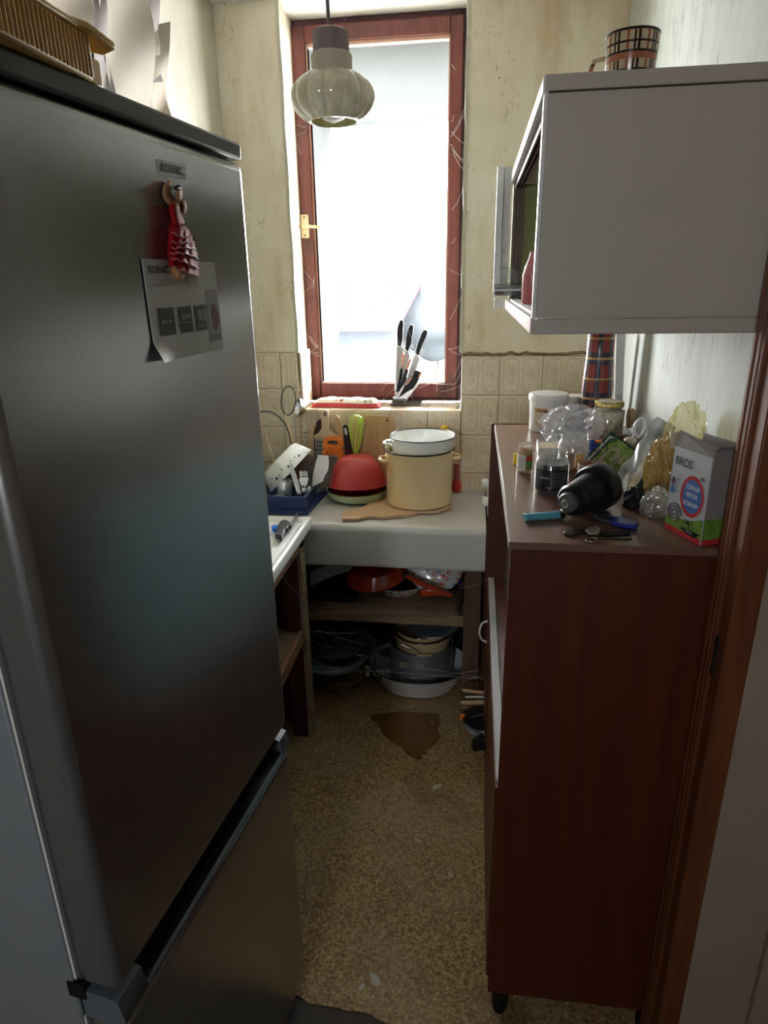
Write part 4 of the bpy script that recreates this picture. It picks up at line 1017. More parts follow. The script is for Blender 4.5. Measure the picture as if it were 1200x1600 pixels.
def ring_prism(outer, inner_, y, th):
    mb = MB(); no = len(outer)
    # bridge outer to inner of equal count
    vs = ypts(outer, y) + ypts(inner_, y); vs += [p + np.array([0, th, 0]) for p in vs]
    n2 = 2 * no; fs = []
    for i in range(no):
        j = (i + 1) % no
        fs += [(i, j, j + no, i + no), (i + n2, i + no + n2, j + no + n2, j + n2), (i, i + n2, j + n2, j), (i + no, j + no, j + no + n2, i + no + n2)]
    return mb.add(vs, fs)
ou = []; inn = []
for k in range(24):
    a = 2 * PI * k / 24; cu, cv = 520, 692
    inn.append((cu + 8.5 * math.cos(a), cv + 4.2 * math.sin(a)))
    x = 15.5 * math.cos(a) * (1 + .1 * abs(math.sin(2 * a))); y_ = (10 if math.sin(a) < 0 else 14) * math.sin(a) * (1 + .15 * abs(math.sin(2 * a))); ou.append((cu + x, cv + y_))
obj('handle', ring_prism(ou, inn, 2.470, .008), M['orange'], g2, bev=.001)
obj('handle_lower', yp([(504, 703), (536, 703), (534, 722), (532, 728), (503, 727)], 2.4705, .008), M['orange'], g2, bev=.001)
obj('grip_ridge', MB().tube([P(505, 716, y=2.470), P(509, 706, y=2.470), P(518, 702, y=2.470), P(527, 706, y=2.470), P(531, 716, y=2.470)], .0016, 6), M['orange'], g2)
obj('blade', yp([(510, 711), (528, 712), (525, 750), (506, 750)], 2.466, .003), M['steel_dull'], g2)
gh = MB()
for i in range(6):
    for j in range(6):
        u, v = 512.5 + i * 2.5, 715 + j * 4.5; gh.prism(ypts([(u, v), (u + 1.4, v), (u + 1.4, v + 2.4), (u, v + 2.4)], 2.4655), (0, -.0008, 0))
obj('grater_teeth', gh, M['blackmatte'], g2)['kind'] = 'stuff'
tag(obj('wooden_spatula', yp([(523, 655), (526, 649), (530, 652), (534, 664), (537, 678), (541, 705), (541, 745), (536, 745), (533, 700), (528, 680), (524, 668)], 2.50, .007), M['palewood'], bev=.0015), 'pale wooden spoon handle rising between grater and black knife', 'spoon')
kb = thing('black_peeler', 'black and maroon handled tool beside the lime whisk', 'knife', P(550, 745, y=2.49))
obj('handle', yp([(535.5, 666), (538, 664), (541, 664.5), (543, 667), (546, 685), (549, 702), (539, 702)], 2.490, .012), M['black'], kb, bev=.002)
obj('slot_inlay', yp([(537.5, 669), (541, 669), (543, 678), (541.5, 680), (539, 679)], 2.4885, .002), M['white'], kb)
obj('lower_handle', yp([(539, 702), (549, 702), (551, 714), (551, 745), (545, 745)], 2.490, .012), M['maroon'], kb, bev=.002)
wh = thing('lime_whisk', 'lime green silicone whisk standing behind the red bowl', 'whisk', P(556, 745, y=2.47))
wy = 2.470; base = P(555.5, 712, y=wy)
for k, (du, top, lean) in enumerate([(15, 648, 2), (12, 650, 5), (8, 653, 8), (4, 655, 9), (13, 649, -3), (6, 652, 12)]):
    pts_ = []
    for j in range(21):
        t = j / 20; a = PI * t; u = 556 + lean * math.sin(a) - du * math.cos(a) * (math.sin(a) ** .5 if 0 < t < 1 else 0) - (1 if k % 2 else 0); v = 710 - (710 - top) * math.sin(a) ** .8
        dy = (k - 2.5) * .005 * math.sin(a) * (1 if t < .5 else -1)
        pts_.append(P(u, v, y=wy + dy))
    obj('wire_loop', MB().tube(pts_, .0018, 6), M['lime'], wh)
obj('handle', MB().tube([P(555.5, 705, y=wy), P(556, 716, y=wy), P(557, 745, y=wy)], [.0075, .009, .009], 12), M['limedk'], wh)
tag(obj('wooden_ladle', yp([(548, 664), (551, 653), (558, 648), (565, 652), (566, 662), (561, 675), (558, 690), (557, 745), (552, 745), (553, 690), (550, 676)], 2.512, .008), M['palewood'], bev=.002), 'round wooden spoon standing behind the lime whisk', 'spoon')
tag(obj('leaning_board', MB().prism([P(576, 649, y=2.535), P(611, 650, y=2.535), P(615, 655, y=2.535), P(616, 668, y=2.532), P(614, 745, y=2.522), P(556, 745, y=2.522), P(566, 700, y=2.527), P(572, 651, y=2.535)], (0, .009, 0)), M['boardwood'], bev=.002), 'plain wooden cutting board leaning upright against the tiles', 'cutting board')
lb = bpy.data.objects['leaning_board']; obj('hang_hole', MB().lathe([(0, 0), (.004, 0), (.004, .002), (0, .002)], tuple(P(605, 657, y=2.5335)), 12, Matrix.Rotation(PI / 2, 4, 'X')), M['blackmatte'], lb)
tag(obj('wooden_fork', yp([(482, 676), (485, 666), (490, 662), (494, 664), (492, 670), (489, 676), (488, 700), (489, 745), (482, 745), (481, 720)], 2.50, .007), M['palewood'], bev=.0015), 'small wooden utensil with curved tip left of the graters', 'spatula')
tag(obj('dark_spatula', yp([(491, 672), (494, 660), (499, 655), (503, 656), (504, 668), (500, 677), (495, 680), (494, 745), (490, 745)], 2.527, .006), M['redboard'], bev=.0015), 'dark brown wooden spatula behind the cream handled grater', 'spatula')
ybt = thing('sauce_bottle', 'bottle with yellow cap standing behind the white pot', 'bottle', (-.109, 2.52, CZ))
obj('bottle', MB().lathe([(0, 0), (.020, 0), (.021, .004), (.021, .17), (.014, .205), (.011, .215), (.011, .235), (0, .235)], (-.109, 2.515, CZ + .001), 24), M['glass'], ybt)
obj('cap', MB().lathe([(0, .222), (.0155, .222), (.0155, .252), (.014, .256), (.012, .266), (0, .267)], (-.109, 2.515, CZ + .001), 24), M['yellowcap'], ybt)
rbt = thing('ketchup_bottle', 'slim red and brown bottle behind the yellow pot', 'bottle', (-.060, 2.525, CZ))
obj('bottle', MB().lathe([(0, 0), (.017, 0), (.018, .003), (.018, .030), (.016, .036), (.013, .046), (0, .046)], (-.057, 2.52, CZ + .001), 20), M['redbright'], rbt)
obj('neck', MB().lathe([(.0125, .046), (.0125, .060), (.011, .115), (0, .116)], (-.057, 2.52, CZ + .001), 20), M['pinkbottle'], rbt)

# ================================================================ SILL
ot = MB()
mpx = [P(u, v, z=SILL + .001) for u, v in ((499, 628), (501, 633), (515, 636), (590, 638), (596, 633), (603, 624), (598, 620), (530, 618), (506, 619))]
mz = .028
def mitf(a, c_):
    # rows across width, padded pillow profile
    L0 = P(499, 627, z=SILL); L1 = P(596, 634, z=SILL); w_ = .085 * (1 - .25 * max(0, .25 - a) * 4)
    x = L0[0] + (L1[0] - L0[0]) * a; y = 2.588 + (c_) * w_ + .006 * math.sin(a * 6); 
    e = min(a, 1 - a) * 9; e2 = min(c_, 1 - c_) * 5; k = min(1, max(0, e)) ** .5 * min(1, max(0, e2)) ** .5
    return (x, y, SILL + .001 + (.032 + .002 * math.sin(a * 17) * math.sin(c_ * 7) + .0008 * math.sin(a * 31)) * k)
ot.grid(mitf, 36, 12)
ot.grid(lambda a, c_: (mitf(a, c_)[0], mitf(a, c_)[1], SILL + .002), 36, 12)
tag(obj('oven_mitt', ot, M['mitt'], sharp=70), 'red edged floral oven mitt lying on the window sill', 'oven mitt')
# knife block
ky = 2.640
kb = thing('knife_block', 'clear acrylic knife stand on the right of the window sill', 'knife block', P(635, 632, z=SILL))
z_ = SILL + .001
obj('base_plate', MB().prism([P(u, v, z=z_) for u, v in ((609, 634), (657, 634), (661, 627), (617, 626))], (0, 0, .005)), pm('grey_base_plate', (.12, .11, .11), .3), kb, bev=.001)
obj('acrylic_front', yp([(612, 627), (620, 619), (646, 571), (657, 563), (659, 566), (656, 598), (634, 627)], ky - .022, .003), M['acryl'], kb)
obj('acrylic_back', yp([(616, 551), (631, 551), (658, 562), (656, 590), (636, 625), (617, 625)], ky + .020, .003), M['acryl'], kb)
obj('foot_block', yp([(613, 622), (634, 622), (636, 629), (612, 629)], ky - .018, .04), M['black'], kb, bev=.002)
for (u, v) in ((618, 624), (617, 628.5), (633, 629)):
    obj('screw', MB().lathe([(0, 0), (.0035, 0), (.0025, .002), (0, .002)], tuple(P(u, v, y=ky - .0185)), 12, Matrix.Rotation(PI / 2, 4, 'X')), pm('copper', (.75, .35, .22), .25, metal=1) if 'copper' not in bpy.data.materials else bpy.data.materials['copper'], kb)
COP = bpy.data.materials['copper']
kn_g = 'black handled knives in the acrylic stand'
def kknife(lbl, hpts, bpts, dy, cat='knife'):
    t = thing('kitchen_knife', lbl, cat, P(hpts[0][0], hpts[0][1], y=ky + dy), kn_g)
    obj('handle', yp(hpts, ky + dy - .006, .012), M['black'], t, bev=.003)
    obj('blade', yp(bpts, ky + dy - .001, .002), M['steel_dull'], t)
    return t
kknife('upright black handled knife, leftmost in the acrylic stand', [(625, 500), (629, 500), (630.5, 504), (629, 530), (627, 541), (621, 541), (620, 522), (621, 510)], [(620, 541), (627, 541), (631, 545), (629, 560), (621, 618), (618, 600)], .008)
kknife('black handled knife, middle one of the three tallest in the stand', [(640, 508), (645, 507), (646, 512), (643, 535), (638, 549), (633, 547), (634, 528), (637, 515)], [(633, 547), (638, 549), (640, 556), (634, 590), (620, 620), (628, 580)], .002)
kknife('black handled knife leaning furthest right in the acrylic stand', [(662, 515), (668, 517), (667, 524), (659, 542), (654, 556), (648, 553), (652, 537), (658, 522)], [(648, 553), (654, 556), (656, 562), (645, 592), (622, 622), (636, 590)], -.004)
def block_knife(lbl, pts, dy, stripe=None):
    t = tag(obj('paring_knife', yp(pts, ky + dy, .010), M['black'], bev=.002), lbl, 'knife', kn_g)
    if stripe: obj('copper_inlay', yp(stripe, ky + dy - .0008, .0012), COP, t)
    return t
block_knife('slim black knife handle low at the left inside the acrylic stand', [(625, 577), (629, 574), (628, 590), (621, 612), (618, 614), (622, 594)], -.006, [(628, 552), (632, 553), (629, 575), (627, 575)])
block_knife('black knife handle beside the slim one, angled with copper strip', [(633, 577), (638, 578), (634, 596), (624, 612), (620, 612), (628, 594)], -.010, [(640, 560), (643, 561), (637, 578), (634, 577)])
block_knife('stubby black handle on the right side of the stand', [(648, 578), (660, 582), (654, 594), (644, 590)], -.026, [(657, 580), (660, 581), (655, 592), (653, 591)])
block_knife('lowest black handle with copper bands at the front of the stand', [(643, 588), (655, 593), (646, 607), (637, 612), (622, 622), (634, 600)], -.038, [(643, 589), (645, 590), (636, 602), (633, 601)])
tag(obj('wad_of_tissue', blob(MB(), tuple(P(716, 632, y=2.60)), (.010, .012, .012), 5, 3, .5), M['bagwhite']), 'small crumpled grey tissue at the right end of the sill', 'tissue')

# ================================================================ UNDER THE COUNTER: upper shelf
gh_ = thing('long_handled_pan', 'grey white enamel pan with handle leaning in the left of the shelf', 'pan', (-.58, 2.3, SZ))
p0 = P(484, 905, y=2.26); 
obj('pan_body', MB().lathe([(0, 0), (.10, 0), (.125, .03), (.126, .033), (.122, .033), (.098, .004), (0, .004)], (-.74, 2.34, SZ + .10), 40, Matrix.Rotation(math.radians(-25), 4, 'Y')), M['greyenamel'], gh_)
obj('long_handle', MB().prism([P(u, v, y=2.22) for u, v in ((484, 894), (530, 874), (552, 872), (553, 882), (546, 893), (524, 899), (484, 917))], (0, .010, 0)), pm('grey_white_handle', (.42, .43, .45), .35), gh_, bev=.004)
obj('hanging_hole', yp([(544, 880), (548, 879), (550, 882), (547, 885), (544, 884)], 2.218, .002), M['blackmatte'], gh_)
tag(obj('baking_tray', wallbox(MB(), -.66, -.42, 2.20, 2.46, SZ + .001, SZ + .022, .002), M['blackmatte'], bev=.001), 'dark flat baking tray on the shelf under the grey pan', 'tray')
op = thing('orange_pan', 'orange red frying pan turned upside down on the shelf', 'pan', (-.36, 2.33, SZ + .05))
oc = P(588, 905, y=2.33)
OT = Matrix.Translation((float(oc[0]), 2.335, SZ + .062)) @ Matrix.Rotation(math.radians(9), 4, 'X') @ Matrix.Rotation(math.radians(-7), 4, 'Y')
obj('body', MB().lathe([(0, .052), (.085, .052), (.100, .046), (.124, .008), (.126, 0), (.122, 0), (.098, .042), (0, .048)], (0, 0, 0), 56, OT), M['orangered'], op)
obj('bracket', MB().prism([P(u, v, y=2.24) for u, v in ((628, 898), (639, 896), (640, 903), (629, 904))], (0, .012, 0)), M['darkmetal'], op)
obj('handle', MB().tube([P(u, v, y=y) for u, v, y in ((636, 900, 2.24), (650, 908, 2.22), (668, 916, 2.21), (684, 920, 2.20))], [.008, .010, .010, .007], 10), M['orangered'], op)
fp = thing('flowered_pan', 'flower patterned frying pan with red handle on the shelf', 'pan', (-.273, 2.32, SZ))
fc = (-.270, 2.335)
obj('body', MB().lathe([(0, 0), (.075, 0), (.088, .006), (.110, .042), (.111, .044), (.1085, .044), (.086, .009), (0, .004)], (fc[0], fc[1], SZ + .001), 56), m_flower('flower_enamel'), fp)
obj('lining', MB().lathe([(.1085, .0435), (.085, .0095), (0, .0055)], (fc[0], fc[1], SZ + .002), 56), M['black'], fp)
obj('handle', MB().prism([P(u, v, y=2.225) for u, v in ((656, 923), (668, 921), (682, 922), (696, 925), (710, 931), (704, 934), (690, 932), (672, 932), (657, 934))], (0, .020, 0)), M['orangered'], fp, bev=.005, seg=3)
fl = thing('flowered_lid', 'flower patterned pot lid with red knob leaning on the shelf', 'lid', (-.12, 2.3, SZ + .02))
LM = Matrix.Translation([float(q) for q in P(680, 882, y=2.33)]) @ Matrix.Rotation(math.radians(8), 4, 'Y') @ Matrix.Rotation(math.radians(58), 4, 'X')
obj('dome', MB().lathe([(.112, 0), (.108, .006), (.090, .020), (.06, .030), (.03, .034), (0, .035), (0, .031), (.05, .027), (.09, .014), (.108, 0)], (0, 0, 0), 56, LM), m_flower('flower_enamel_lid'), fl)
obj('knob', MB().lathe([(0, .03), (.014, .032), (.012, .042), (.028, .050), (.030, .058), (.02, .064), (0, .065)], (0, 0, 0), 28, LM), M['orangered'], fl, )
obj('rim', MB().tube(ringpts(LM.translation, .112, 56, M=LM.to_3x3().to_4x4()), .002, 6, closed=True), M['blackrim'], fl)
tag(obj('storage_jar', MB().lathe([(0, 0), (.03, 0), (.032, .004), (.032, .055), (.026, .065), (0, .065)], (-.055, 2.42, SZ + .001), 28), M['bluedark']), 'dark blue jar at the right back of the shelf', 'jar')

# ---- floor level
bc = (-.198, 2.430)
wbn = thing('white_basin', 'large white enamel basin on the floor under the shelf', 'basin', (bc[0], bc[1], 0))
def ovl(r, z, a): return r * (1 - .16 * abs(math.sin(a)) ** 2)
BR = .208
pb = [(0, .001), (.135, .001), (.160, .008), (BR - .012, .080), (BR, .100), (BR - .001, .103), (BR - .004, .101), (BR - .016, .078), (.155, .012), (0, .006)]
by = 2.372
obj('body', MB().lathe(pb, (bc[0], by, 0), 72, fn=lambda r, z, a: r * (1 - .17 * abs(math.sin(a)) ** 2)), M['wenamel_dirty'], wbn)
rp_ = []
for k in range(72):
    a = 2 * PI * k / 72; r_ = BR * (1 - .17 * math.sin(a) ** 2); rp_.append((bc[0] + r_ * math.cos(a), by + r_ * math.sin(a), .103))
obj('rim', MB().tube(rp_, .0025, 6, closed=True), M['blackrim'], wbn)
obj('handle', handle_loop(MB(), (bc[0], by), PI + .62, .190, .092, .028, .028, .007), M['blackrim'], wbn)
obj('handle_lug', MB().box(bc[0] - .205, bc[0] - .165, 2.262, 2.275, .080, .094).box(bc[0] - .215, bc[0] - .19, 2.30, 2.31, .090, .10), M['white'], wbn, bev=.002)
gpc = (-.186, 2.385)
gpt = thing('aluminium_pot', 'dull aluminium pot standing inside the white basin', 'pot', (gpc[0], gpc[1], .008))
obj('body', MB().lathe([(0, 0), (.122, 0), (.130, .008), (.131, .180), (.134, .184), (.130, .187), (.128, .18), (.127, .01), (0, .004)], (gpc[0], gpc[1], .009), 56), M['alu'], gpt)
obj('handle', MB().tube([P(u, v, y=2.255) for u, v in ((624, 1010), (628, 1007), (650, 1017), (656, 1022))], .0035, 8), M['steel_dull'], gpt)
obj('handle_plate', MB().box(-.262, -.232, 2.2545, 2.258, .135, .165).box(-.195, -.165, 2.2535, 2.257, .130, .155), M['steel_dull'], gpt)
yc = (-.180, 2.385)
yp1 = thing('yellow_pot', 'short pale yellow enamel pot nested in the aluminium pot', 'pot', (yc[0], yc[1], .12))
obj('body', MB().lathe([(0, .11), (.10, .11), (.112, .12), (.114, .205), (.118, .212), (.121, .240), (.118, .242), (.116, .236), (.111, .206), (.108, .125), (0, .116)], (yc[0], yc[1], 0), 56), M['yenamel'], yp1)
obj('rim', MB().tube(ringpts((yc[0], yc[1], .242), .1205, 56), .0022, 6, closed=True), M['blackrim'], yp1)
obj('handle', handle_loop(MB(), yc, -PI / 2 + .13, .114, .196, .028, .020, .005), M['yenamel'], yp1)
yp2 = thing('yellow_saucepan', 'smaller yellow enamel pan inside the short yellow pot', 'pan', (yc[0] + .01, yc[1] + .005, .2))
obj('body', MB().lathe([(0, .18), (.085, .18), (.098, .190), (.103, .250), (.100, .252), (.094, .195), (0, .186)], (yc[0] - .004, yc[1] + .006, 0), 56), M['yenamel'], yp2)
obj('rim', MB().tube(ringpts((yc[0] - .004, yc[1] + .006, .252), .102, 48), .002, 6, closed=True), M['blackrim'], yp2)
LT = Matrix.Translation((yc[0] + .045, yc[1] + .012, .268)) @ Matrix.Rotation(math.radians(-4), 4, 'Y') @ Matrix.Rotation(math.radians(6), 4, 'X')
lid1 = thing('pot_lid', 'grey enamel lid lying on top of the nested yellow pots', 'lid', (yc[0] + .045, yc[1] + .01, .26))
obj('disc', MB().lathe([(.105, 0), (.103, .003), (.07, .002), (.03, -.001), (0, -.001), (0, -.003), (.07, -.002), (.10, -.002), (.105, -.002)], (0, 0, 0), 48, LT), M['greyenamel'], lid1)
obj('edge', MB().tube(ringpts(LT.translation, .105, 48, M=LT.to_3x3().to_4x4()), .003, 6, closed=True), M['steel_dull'], lid1)
obj('knob', MB().lathe([(0, .0), (.01, .0), (.009, .008), (.015, .012), (.012, .018), (0, .019)], (0, 0, 0), 20, LT), M['black'], lid1)
# dishes at left
bb = thing('blue_bowl', 'dusty blue enamel basin on the floor at left under the shelf', 'basin', (-.545, 2.38, 0))
bcx = (-.548, 2.345)
UM = Matrix.Rotation(math.radians(-5), 4, 'Y')
tag(obj('wire_rack', MB().tube(ringpts((bcx[0], bcx[1] + .02, .045), .155, 48), .003, 6, closed=True).tube(ringpts((bcx[0], bcx[1] + .02, .006), .12, 48), .003, 6, closed=True).tube(ringpts((bcx[0], bcx[1] + .02, .075), .165, 48), .003, 6, closed=True), M['darkmetal']), 'dark wire rack under the blue basin on the floor', 'rack')
obj('body', MB().lathe([(0, .0), (.11, .0), (.135, .006), (.172, .052), (.174, .055), (.170, .055), (.132, .010), (0, .005)], (bcx[0], bcx[1] + .02, .086), 56, UM), M['blueenamel'], bb)
tp = thing('tin_pan', 'brownish round cake tin with lid ring resting in the blue basin', 'pan', (bcx[0], 2.36, .12))
obj('body', MB().lathe([(0, 0), (.105, 0), (.125, .040), (.127, .042), (.123, .042), (.103, .004), (0, .003)], (bcx[0] + .012, bcx[1] + .02, .118), 48, UM), pm('brown_tin', (.24, .15, .10), .35, metal=.6), tp)
obj('lid', MB().lathe([(0, .058), (.06, .056), (.118, .046), (.122, .044), (.118, .043), (0, .052)], (bcx[0] + .012, bcx[1] + .02, .118), 48, UM), M['greyenamel'], tp)
obj('lid_ring', MB().tube([(bcx[0] + .018 * math.cos(a) + .012, bcx[1] + .01, .176 + .022 * math.sin(a)) for a in [PI * k / 10 for k in range(11)]], .003, 6), M['steel_dull'], tp)
tag(obj('white_tub', MB().lathe([(0, 0), (.04, 0), (.048, .09), (.050, .095), (.046, .095), (0, .01)], (-.375, 2.49, .001), 32), M['cardgrey']), 'small pale tub standing at the back between the dish stacks', 'tub')

# ================================================================ RIGHT SIDEBOARD
TZ = 1.18
X0, X1, Y0, Y1 = .070, .448, 1.05, 2.03
sb = thing('sideboard', 'tall red brown sideboard on the right with cluttered top', 'cabinet', (.26, 1.55, 0))
obj('near_side_panel', MB().box(X0, X1, Y0, Y0 + .018, .085, TZ - .012), M['cabwood'], sb, bev=.001)
obj('far_side_panel', MB().box(X0 - .013, X1, Y1 - .018, Y1, .085, TZ + .002), M['cabwood'], sb, bev=.001)
obj('top_board', MB().box(X0 - .001, X1, Y0 - .002, Y1 - .018, TZ - .014, TZ), M['cabtop'], sb, bev=.001)
obj('top_edge_strip', MB().box(X0 - .0035, X0 - .001, Y0 - .003, Y1 - .020, TZ - .013, TZ + .0005), M['cabedge'], sb)
obj('top_edge_strip', MB().box(X0 - .003, X1, Y0 - .0040, Y0 - .002, TZ - .013, TZ + .0003), M['cabtop'], sb)
obj('back_board', MB().box(X1 - .006, X1, Y0 + .018, Y1 - .018, .085, TZ - .014), M['redboard'], sb)
obj('bottom_board', MB().box(X0 + .002, X1 - .006, Y0 + .018, Y1 - .018, .085, .103), M['cabwood'], sb)
obj('middle_shelf', MB().box(X0 + .001, X1 - .006, Y0 + .018, Y1 - .018, .640, .658), M['cabwood'], sb)
obj('shelf_lip', MB().box(X0 - .004, X0 + .016, Y0 + .016, Y1 - .018, .652, .664), pm('greyed_white_lip', (.34, .33, .32), .4, dirt=(.2, .15, .12), dlo=.55), sb, bev=.002)
for k, (ya, yb, xx) in enumerate(((Y0 + .018, 1.56, X0 + .040), (1.52, Y1 - .018, X0 + .048))):
    obj('sliding_glass', MB().box(xx, xx + .004, ya, yb, .664, TZ - .014), M['slideglass'], sb)
for k in range(5):
    obj('glass_edge_strip', MB().box(X0 + .034, X0 + .038, 1.10 + .19 * k, 1.104 + .19 * k, .664, TZ - .016), M['cyan'], sb) if k == 1 else None
obj('near_door', MB().box(X0 - .004, X0 + .014, Y0 + .02, 1.60, .110, .560), M['cabwood'], sb, bev=.001)
o = obj('drawer_front', MB().box(X0 - .005, X0 + .012, Y0 + .02, 1.70, .565, .640), M['cabwood'], sb, bev=.001)
fdv = obj('far_door', MB().box(X0 - .004, X0 + .014, 1.72, Y1 - .018, .215, .640), M['cabwood'], sb, bev=.001)
hp = [P(767, 993, x=X0 - .006)]
hy = 1.90
obj('door_pull', MB().tube([(X0 - .004, hy, .56), (X0 - .020, hy, .552), (X0 - .028, hy, .53), (X0 - .028, hy, .51), (X0 - .02, hy, .49), (X0 - .004, hy, .482)], .0035, 8), M['white'], fdv)
for x, y in ((.10, 1.075), (.42, 1.075), (.10, 2.0), (.42, 2.0)):
    obj('foot', MB().lathe([(0, 0), (.014, 0), (.017, .01), (.020, .085), (0, .085)], (x, y, 0), 16), M['blackmatte'], sb)
scw = MB()
for u in (829, 856): scw.lathe([(0, 0), (.004, 0), (.003, .002), (0, .002)], tuple(P(u, 861, y=Y0 - .001)), 10, Matrix.Rotation(PI / 2, 4, 'X'))
obj('screw_head', scw, M['darkmetal'], sb)

# ---- utensils poking out of the low opening
ug = 'utensils poking out of the sideboard bottom'
UX0 = .0
def rod(name, lbl, cat, u0, v0, u1, v1, x0, x1, r, mat, fl_=.5, grp=None, taper=.7):
    a = P(u0, v0, y=1.94); 
    zz = float(a[2]); yy = 1.94
    pts_ = [(x0, yy, zz), (x0 + .012, yy, zz), ((x0 + x1) / 2, yy, zz), (x1, yy, zz + (float(P(u1, v1, y=1.94)[2]) - zz))]
    m = MB().tube(pts_, [r * taper, r, r, r * .9], 10)
    return tag(obj(name, m, mat), lbl, cat, grp)
def uten(name, lbl, cat, y, u0, v0, v1, r, mat, xend=.2):
    a = P(u0, v0, y=y); b_ = P(766, v1, y=y); k = (xend - a[0]) / (b_[0] - a[0])
    e = a + (b_ - a) * k
    return tag(obj(name, MB().tube([a, a + (e - a) * .06, a + (e - a) * .5, e], [r * .6, r, r, r * .8], 10), mat), lbl, cat)
uten('wooden_handle', 'slim pale wooden handle poking out of the sideboard, topmost', 'utensil', 1.99, 721, 1078, 1084, .0065, M['palewood_x'])  # bare wooden handle; utensil head not modelled
uten('steel_spoon', 'patterned steel handle between two wooden handles by the sideboard', 'utensil', 1.97, 727, 1089, 1089, .0055, M['steel_dull'])
uten('wooden_spatula', 'thick pale wooden handle under the steel one by the sideboard', 'utensil', 1.96, 719, 1098, 1097, .0085, M['palewood_x'])
uten('brown_spoon', 'darker brown wooden handle below the thick pale one', 'utensil', 1.98, 720, 1105, 1105, .008, M['oldwood_y'])
uten('black_ladle', 'black plastic handle lying under the brown wooden handle', 'utensil', 1.955, 724, 1114, 1112, .010, M['black'])
uten('white_spoon', 'short white handle tip beside the black handle by the sideboard', 'utensil', 1.93, 753, 1113, 1113, .006, M['white'])
sc_ = thing('black_tool', 'wide black plastic tool lying in the foil by the sideboard', 'utensil', (.06, 1.93, .06))
obj('head', MB().prism([P(u, v, y=1.90) for u, v in ((722, 1128), (735, 1120), (750, 1116), (768, 1116), (768, 1146), (745, 1143), (730, 1135))], (0, .05, 0)), M['black'], sc_, bev=.004)
tag(obj('orange_knob', MB().lathe([(0, 0), (.012, 0), (.013, .008), (.008, .012), (0, .012)], tuple(P(724, 1120, y=1.935)), 20, Matrix.Rotation(math.radians(75), 4, 'X')), M['orange']), 'round orange knob end beside the black tool on the floor', 'button')  # a round orange knob lying loose
tag(obj('red_knob', MB().lathe([(0, -.009), (.006, -.006), (.009, 0), (.006, .006), (0, .009)], tuple(P(761, 1133, y=1.885)), 16), M['redbright']), 'small red round knob in front of the black tool', 'ball')  # a small round red knob
tag(obj('foil_tray', MB().prism([P(u, v, y=1.885) for u, v in ((727, 1134), (735, 1141), (748, 1146), (768, 1146), (768, 1156), (750, 1151), (735, 1146))], (0, .045, 0)), M['foil']), 'crinkled foil tray edge under the black tool', 'tray')
tag(obj('wooden_spoon_end', MB().tube([P(757, 1147, y=1.87), P(762, 1140, y=1.87), P(775, 1136, y=1.90)], [.006, .009, .008], 10), M['palewood_x']), 'rounded pale wooden spoon end below the red knob', 'spoon')
tag(obj('black_funnel', MB().prism([P(u, v, y=1.84) for u, v in ((736, 1168), (741, 1162), (768, 1150), (772, 1174), (750, 1173), (741, 1176))], (0, .035, 0)), M['black'], bev=.003), 'black wedge shaped handle lowest by the sideboard foot', 'utensil')

# ---- small stove behind the sideboard
sv = thing('small_cooker', 'white cooker with two knobs behind the sideboard', 'cooker', (.25, 2.3, 0))
obj('body', MB().box(.066, .452, 2.045, 2.54, .0, .868), M['whitepaint2'], sv, bev=.004)
obj('control_panel', MB().prism([(.060, 2.05, .82), (.060, 2.53, .82), (.078, 2.53, .935), (.078, 2.05, .935)], (.03, 0, 0)), M['whitepaint2'], sv, bev=.003)
obj('burner_plate', MB().box(.09, .44, 2.06, 2.53, .868, .876), M['black'], sv)
for (u, v, y) in ((757, 755, 2.40), (757, 783, 2.24)):
    c_ = P(u, v, y=y)
    obj('knob', MB().lathe([(0, 0), (.014, 0), (.018, .004), (.016, .022), (.014, .024), (0, .024)], (.066, y, float(c_[2])), 24, Matrix.Rotation(-PI / 2, 4, 'Y')), M['white'], sv)

# ================================================================ TOP OF SIDEBOARD: items
def at(u, v, z=TZ): return P(u, v, z=z)
def lathe_thing(prof, c, n=40, **k): return MB().lathe(prof, (float(c[0]), float(c[1]), TZ + .0008), n, **k)
# tub
c = (.216, 1.941)
tub = thing('plastic_tub', 'large white round tub with orange banded label on the sideboard', 'tub', (c[0], c[1], TZ))
obj('body', lathe_thing([(0, 0), (.049, 0), (.051, .003), (.0535, .085), (.0535, .09), (0, .09)], c), M['white'], tub)
obj('lid', lathe_thing([(0, .088), (.0565, .088), (.057, .092), (.0565, .103), (.054, .107), (.02, .109), (0, .109)], c), M['white'], tub)
def label_wrap(c, r, z0, z1, a0, a1, n=16, r2=None):
    r2 = r2 or r
    return MB().grid(lambda a, t: (c[0] + (r + (r2 - r) * t) * math.cos(a0 + (a1 - a0) * a), c[1] + (r + (r2 - r) * t) * math.sin(a0 + (a1 - a0) * a), z0 + (z1 - z0) * t), n, 3)
def wrap_text(s, c, r, a0, a1, z0, h, mat, par, name='print', bold=.01):
    vs, fs = text_verts(s, bold); A_ = np.array(vs); x0, x1 = A_[:, 0].min(), A_[:, 0].max(); y0, y1 = A_[:, 1].min(), A_[:, 1].max()
    m = MB().add([(c[0] + r * math.cos(a0 + (a1 - a0) * (x - x0) / (x1 - x0)), c[1] + r * math.sin(a0 + (a1 - a0) * (x - x0) / (x1 - x0)), z0 + (y - y0) / (y1 - y0) * h) for x, y, z in vs], fs)
    return obj(name, m, mat, par, smooth=False)
D = -PI / 2 - .1
obj('label', label_wrap(c, .0527, TZ + .02, TZ + .072, D - .75, D + .9, r2=.0540), M['labelbeige'], tub)
obj('label_band', label_wrap(c, .0535, TZ + .057, TZ + .071, D - .75, D + .9, r2=.0544), M['labelorange'], tub)
